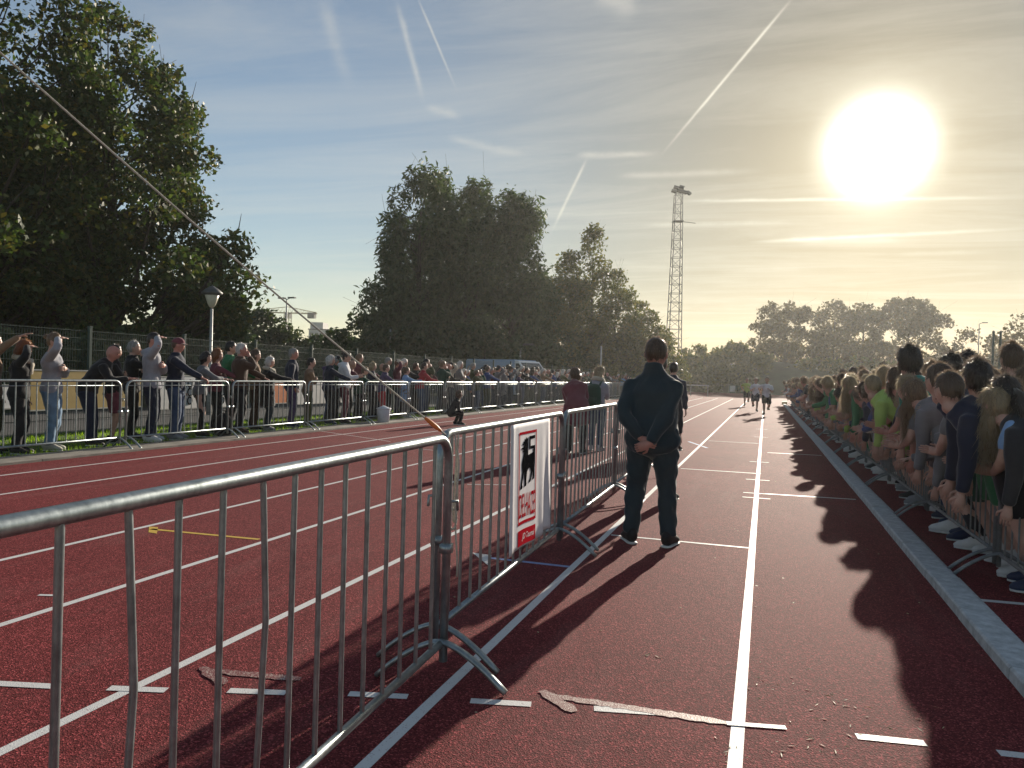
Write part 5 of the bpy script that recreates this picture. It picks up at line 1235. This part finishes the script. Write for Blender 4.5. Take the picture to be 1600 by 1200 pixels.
while y < 62:
    i = rnd.randrange(8); t, h, b = rnd.choice(cols[:11] if rnd.random() < .75 else cols), rnd.choice(hairs[:6]), rnd.choice(['black', 'navy', 'jeans', 'charcoal', 'olive']); k += 1; nb += 1
    place(ARCH_A[i], (-10.38+rnd.uniform(-.15, .1), y, 0), 50+rnd.uniform(-18, 18), '%s spectator in %s %s, %s of the front row past the rope' % (hd(AH[i], h), cw[t], gar[AK[i]], ordn(nb)), 'person', SP, top=t, bottom=b, hair=h, skin=rnd.choice(['fair', 'red', 'mid']), scale=rnd.uniform(.90, 1.07), hat=rnd.choice(['black', 'navy', 'cream']))
    y += rnd.uniform(.42, .62)*(.75+y/70)
y = yline(500, -11.3); nb = 0
while y < 50:
    i = rnd.randrange(8); t, h, b = rnd.choice(cols[:11]), rnd.choice(hairs[:6]), rnd.choice(['black', 'navy', 'jeans']); nb += 1
    place(ARCH_A[i], (-11.15+rnd.uniform(-.2, .2), y, 0), 48+rnd.uniform(-18, 18), '%s spectator in %s %s, %s of the back row past the rope' % (hd(AH[i], h), cw[t], gar[AK[i]], ordn(nb)), 'person', SP, top=t, bottom=b, hair=h, skin=rnd.choice(['fair', 'red', 'mid']), scale=rnd.uniform(.96, 1.10), hat=rnd.choice(['black', 'navy', 'cream']))
    y += rnd.uniform(.55, .95)*(.75+y/70)

# ------------------------------------------------------------------ children along the right barriers
KS = dict(hs=1.08, vox=.0155)
KID = {}
def kid(name, **kw):
    d = dict(KS); d.setdefault('strands', 900); d.update(kw); H = d.pop('H', 1.5); KID[name] = build_person(H, 500+len(KID), **d); KID[name]['spec'] = (kw.get('top', 'jacket'), kw.get('bottom', 'trousers'), kw.get('hair', 'short'))
LK = dict(H=1.68, hipf=.15, zb=.63, a0=15)
kid('lean_short', lean=52, hy=45, hp=-8, armL='clap', armR='clap', top='t_shirt', bottom='shorts', hair='short', **LK)
kid('lean_mop', lean=60, hy=40, hp=-14, armL='down', armR='clap', top='t_shirt', bottom='shorts', hair='mop', **LK)
kid('lean_long', lean=56, hy=35, hp=-28, armL='down', armR='down', top='hoodie', bottom='leggings', female=F, hair='long', hair_len=.42, **dict(LK, strands=1000))
kid('lean_pony', lean=50, hy=45, hp=-5, armL='clap', armR='clap', top='t_shirt', bottom='shorts', female=F, hair='pony', hair_len=.36, **LK)
kid('lean_curly', lean=54, hy=30, hp=-20, armL='clap', armR='clap', top='hoodie', bottom='trousers', hair='curly', **LK)
kid('lean_crop', lean=58, hy=50, hp=-4, armL='down', armR='down', top='hoodie', bottom='shorts', hair='crop', **LK)
kid('lean_bob', lean=50, hy=55, hp=-10, armL='clap', armR='clap', top='t_shirt', bottom='shorts', female=F, hair='bob', hair_len=.18, **LK)
kid('bend_short', lean=72, hy=20, hp=-34, armL='down', armR='down', top='sweater', bottom='trousers', hair='short', **LK)
kid('bend_mop', lean=70, hy=35, hp=-25, armL='down', armR='reach', top='hoodie', bottom='shorts', hair='mop', **LK)
kid('tall_mop', H=1.74, lean=44, hipf=.12, zb=.60, a0=14, hy=40, hp=0, armL='down', armR='down', top='t_shirt', bottom='shorts', hair='mop', strands=900)
kid('look_back', H=1.68, lean=36, hipf=.12, zb=.60, a0=12, hy=95, hp=-5, armL='down', armR='clap', top='t_shirt', bottom='shorts', hair='short')
kid('up_short', H=1.62, lean=8, hy=30, armL='down', armR='pocket', top='t_shirt', bottom='shorts', hair='short')
kid('up_long', H=1.62, lean=6, hy=40, armL='cross', armR='cross', top='hoodie', bottom='leggings', female=F, hair='long', hair_len=.34)
kid('up_mop', H=1.62, lean=10, hy=35, armL='clap', armR='clap', top='t_shirt', bottom='trousers', hair='mop')
kid('up_pony', H=1.62, lean=6, hy=40, armL='down', armR='down', top='sweater', bottom='shorts', female=F, hair='pony')
KG = 'children crowding the right barriers'
kcol = dict(green='green', teal='teal', lime='lime green', blue='blue', navy='navy', black='black', grey='grey', white='white', charcoal='dark grey', purple='purple', red='red', forest='dark green', lightblue='light blue', maroon='maroon', pink='pink', darkteal='petrol', lightgrey='pale grey', olive='olive')
def near(px, py, r, arch, az, lab, **cl):
    """measured head: photo point and head width fix the place; the child must stand behind the barrier"""
    A_ = KID[arch]; front = arch.startswith(('lean', 'bend', 'look', 'tall')); lo, hi = (1.80, 2.0) if front else (2.25, 2.9); s = 1.0; v = ray(px, py); X = None
    for _ in range(6):
        off = rotz(A_['head']*s, az); d0 = .26*1200/(2*r); X = min(hi, max(lo, v[0]*d0-off[0])); d = (X+off[0])/v[0]; T = np.array([0, 0, EYE])+v*d; s = max(.84, min(1.12, T[2]/A_['head'][2]))
    off = rotz(A_['head']*s, az); z = T[2]-A_['head'][2]*s; z = z if front and .06 < z < .34 else 0
    return place(A_, (T[0]-off[0], T[1]-off[1], z), az, lab, 'child', KG, scale=s, **cl)
NEARK = [
 (1606, 596, 26, 'up_mop', -40, 'child with fuzzy light brown hair at the right photo edge, nearest of all', dict(hair='light', top='charcoal', bottom='grey', shoe='white')),
 (1580, 562, 21, 'up_short', -45, 'dark-haired child at the right photo edge behind the fuzzy light brown hair', dict(hair='brown', top='black', bottom='black')),
 (1558, 634, 30, 'lean_long', -62, 'girl bending forward with long blond hair hanging over the barrier', dict(hair='blond', top='charcoal', bottom='olive', shoe='white')),
 (1527, 594, 26, 'tall_mop', -48, 'tall child with thick dark hair left of the hanging blond hair', dict(hair='dark', top='charcoal', bottom='black', shoe='white')),
 (1519, 626, 23, 'lean_short', -58, 'brown-haired child in petrol jersey clapping above the rail', dict(hair='brown', top='darkteal', bottom='green', shoe='white')),
 (1513, 570, 18, 'up_short', -40, 'dark-haired child standing tallest behind the thick dark hair', dict(hair='black', top='maroon', bottom='black')),
 (1477, 594, 20, 'look_back', -45, 'short-haired boy in green with his face turned in profile', dict(hair='dark', top='green', bottom='navy', shoe='white')),
 (1420, 567, 21, 'tall_mop', -52, 'tall boy in a teal T-shirt rising above the row', dict(hair='dark', top='teal', bottom='black', shoe='white')),
 (1447, 637, 21, 'lean_mop', -66, 'dark thick-haired child reaching out, left of the brown-haired child in petrol', dict(hair='dark', top='grey', bottom='green', shoe='white')),
 (1450, 660, 23, 'bend_mop', -66, 'blond mop-haired child bent low over the barrier', dict(hair='blond', top='grey', bottom='forest', shoe='white')),
 (1410, 606, 14, 'lean_curly', -50, 'light-haired child next to the lime shirt', dict(hair='light', top='charcoal', bottom='grey')),
 (1393, 600, 14, 'up_mop', -40, 'child in a lime green shirt behind the boy in teal', dict(hair='black', top='lime', bottom='black')),
 (1366, 593, 16, 'up_mop', -48, 'thick dark-haired child left of the lime shirt', dict(hair='dark', top='lime', bottom='navy')),
 (1393, 648, 17, 'bend_short', -66, 'dark-haired child bent low in a grey sweater with one arm out', dict(hair='dark', top='charcoal', bottom='black', shoe='white')),
 (1372, 632, 16, 'lean_crop', -62, 'child with cropped hair and both arms stretched over the kerb', dict(hair='brown', top='grey', bottom='black')),
 (1365, 608, 14, 'lean_curly', -55, 'curly blond child in yellow-green light left of the lime shirt', dict(hair='blond', top='forest', bottom='jeans')),
 (1296, 606, 11, 'lean_mop', -62, 'dark-haired child in a blue shirt leaning farthest out over the kerb', dict(hair='black', top='blue', bottom='lightblue', shoe='white')),
 (1333, 602, 12, 'lean_pony', -55, 'child with tied-back hair right of the blue shirt', dict(hair='brown', top='green', bottom='navy')),
 (1317, 580, 11, 'up_short', -45, 'dark-haired child standing up behind the blue shirt', dict(hair='dark', top='navy', bottom='black')),
 (1347, 583, 9, 'up_pony', -45, 'brown-haired child standing between the dark heads above the blue shirt', dict(hair='brown', top='lightblue', bottom='black')),
 (1380, 578, 10, 'up_short', -45, 'dark-haired child behind and left of the boy in teal', dict(hair='black', top='charcoal', bottom='black')),
 (1333, 572, 8, 'up_mop', -40, 'tall far child with thick dark hair, highest of the distant heads', dict(hair='dark', top='navy', bottom='black')),
]
for (px, py, r, a, az, lab, cl) in NEARK: near(px, py, r, a, az, lab, **cl)
names = list(KID); lean_n = [n for n in names if n.startswith(('lean', 'bend'))]; up_n = [n for n in names if n.startswith(('up', 'look', 'tall'))]
kc = ['grey', 'lightgrey', 'charcoal', 'green', 'lightgrey', 'navy', 'white', 'blue', 'lime', 'grey', 'lightblue', 'olive', 'red', 'forest', 'lightgrey', 'lime', 'purple', 'maroon']
kh = ['dark', 'brown', 'light', 'brown', 'blond', 'light', 'dark', 'brown', 'blond']
def crowd(y, y1, x, pool, step, rowlab, az0):
    nb = 0
    while y < y1:
        a = rnd.choice(pool); A_ = KID[a]; t = rnd.choice(kc[:10] if rnd.random() < .8 else kc); h = rnd.choice(kh); b = rnd.choice(['black', 'navy', 'grey', 'jeans', 'olive', 'charcoal', 'black', 'green']); nb += 1; s_ = A_['spec']
        place(A_, (x+rnd.uniform(-.12, .12), y, 0), az0+rnd.uniform(-16, 16), '%s child in %s %s, %s %s' % (hd(s_[2], h), kcol[t], gar[s_[0]], ordn(nb), rowlab), 'child', KG, top=t, bottom=b, hair=h, shoe=rnd.choice(['white', 'white', 'grey', 'black', 'navy']), skin=rnd.choice(['fair', 'fair', 'mid', 'red']), scale=rnd.uniform(.90, 1.06))
        y += rnd.uniform(*step)*(.85+y/55)
crowd(10.3, 53, 1.86, lean_n, (.30, .44), 'of the front row past the blue shirt', -68)
crowd(5.7, 10.4, 1.90, lean_n, (.36, .50), 'among those leaning at the near end', -68)
crowd(6.3, 36, 2.42, up_n+['lean_short', 'lean_crop', 'lean_bob'], (.42, .60), 'of the second row from the near end', -52)
crowd(6.5, 30, 2.95, up_n, (.55, .85), 'of the back row from the near end', -45)

# ------------------------------------------------------------------ air
HAZE = 0.00042
mb = MB(); mb.box((0, 180, 13.6), (402, 262, 14.9))
hz_o = mb.build('haze', None, smooth=False); tag(hz_o, kind='stuff')
m, nt = newmat('haze_air'); pv = nt.node('ShaderNodeVolumePrincipled', inp={'Color': (.92, .93, .90, 1), 'Density': HAZE, 'Anisotropy': .6})
o = nt.node('ShaderNodeOutputMaterial'); nt.link(pv.outputs[0], o.inputs['Volume']); hz_o.data.materials.append(m)
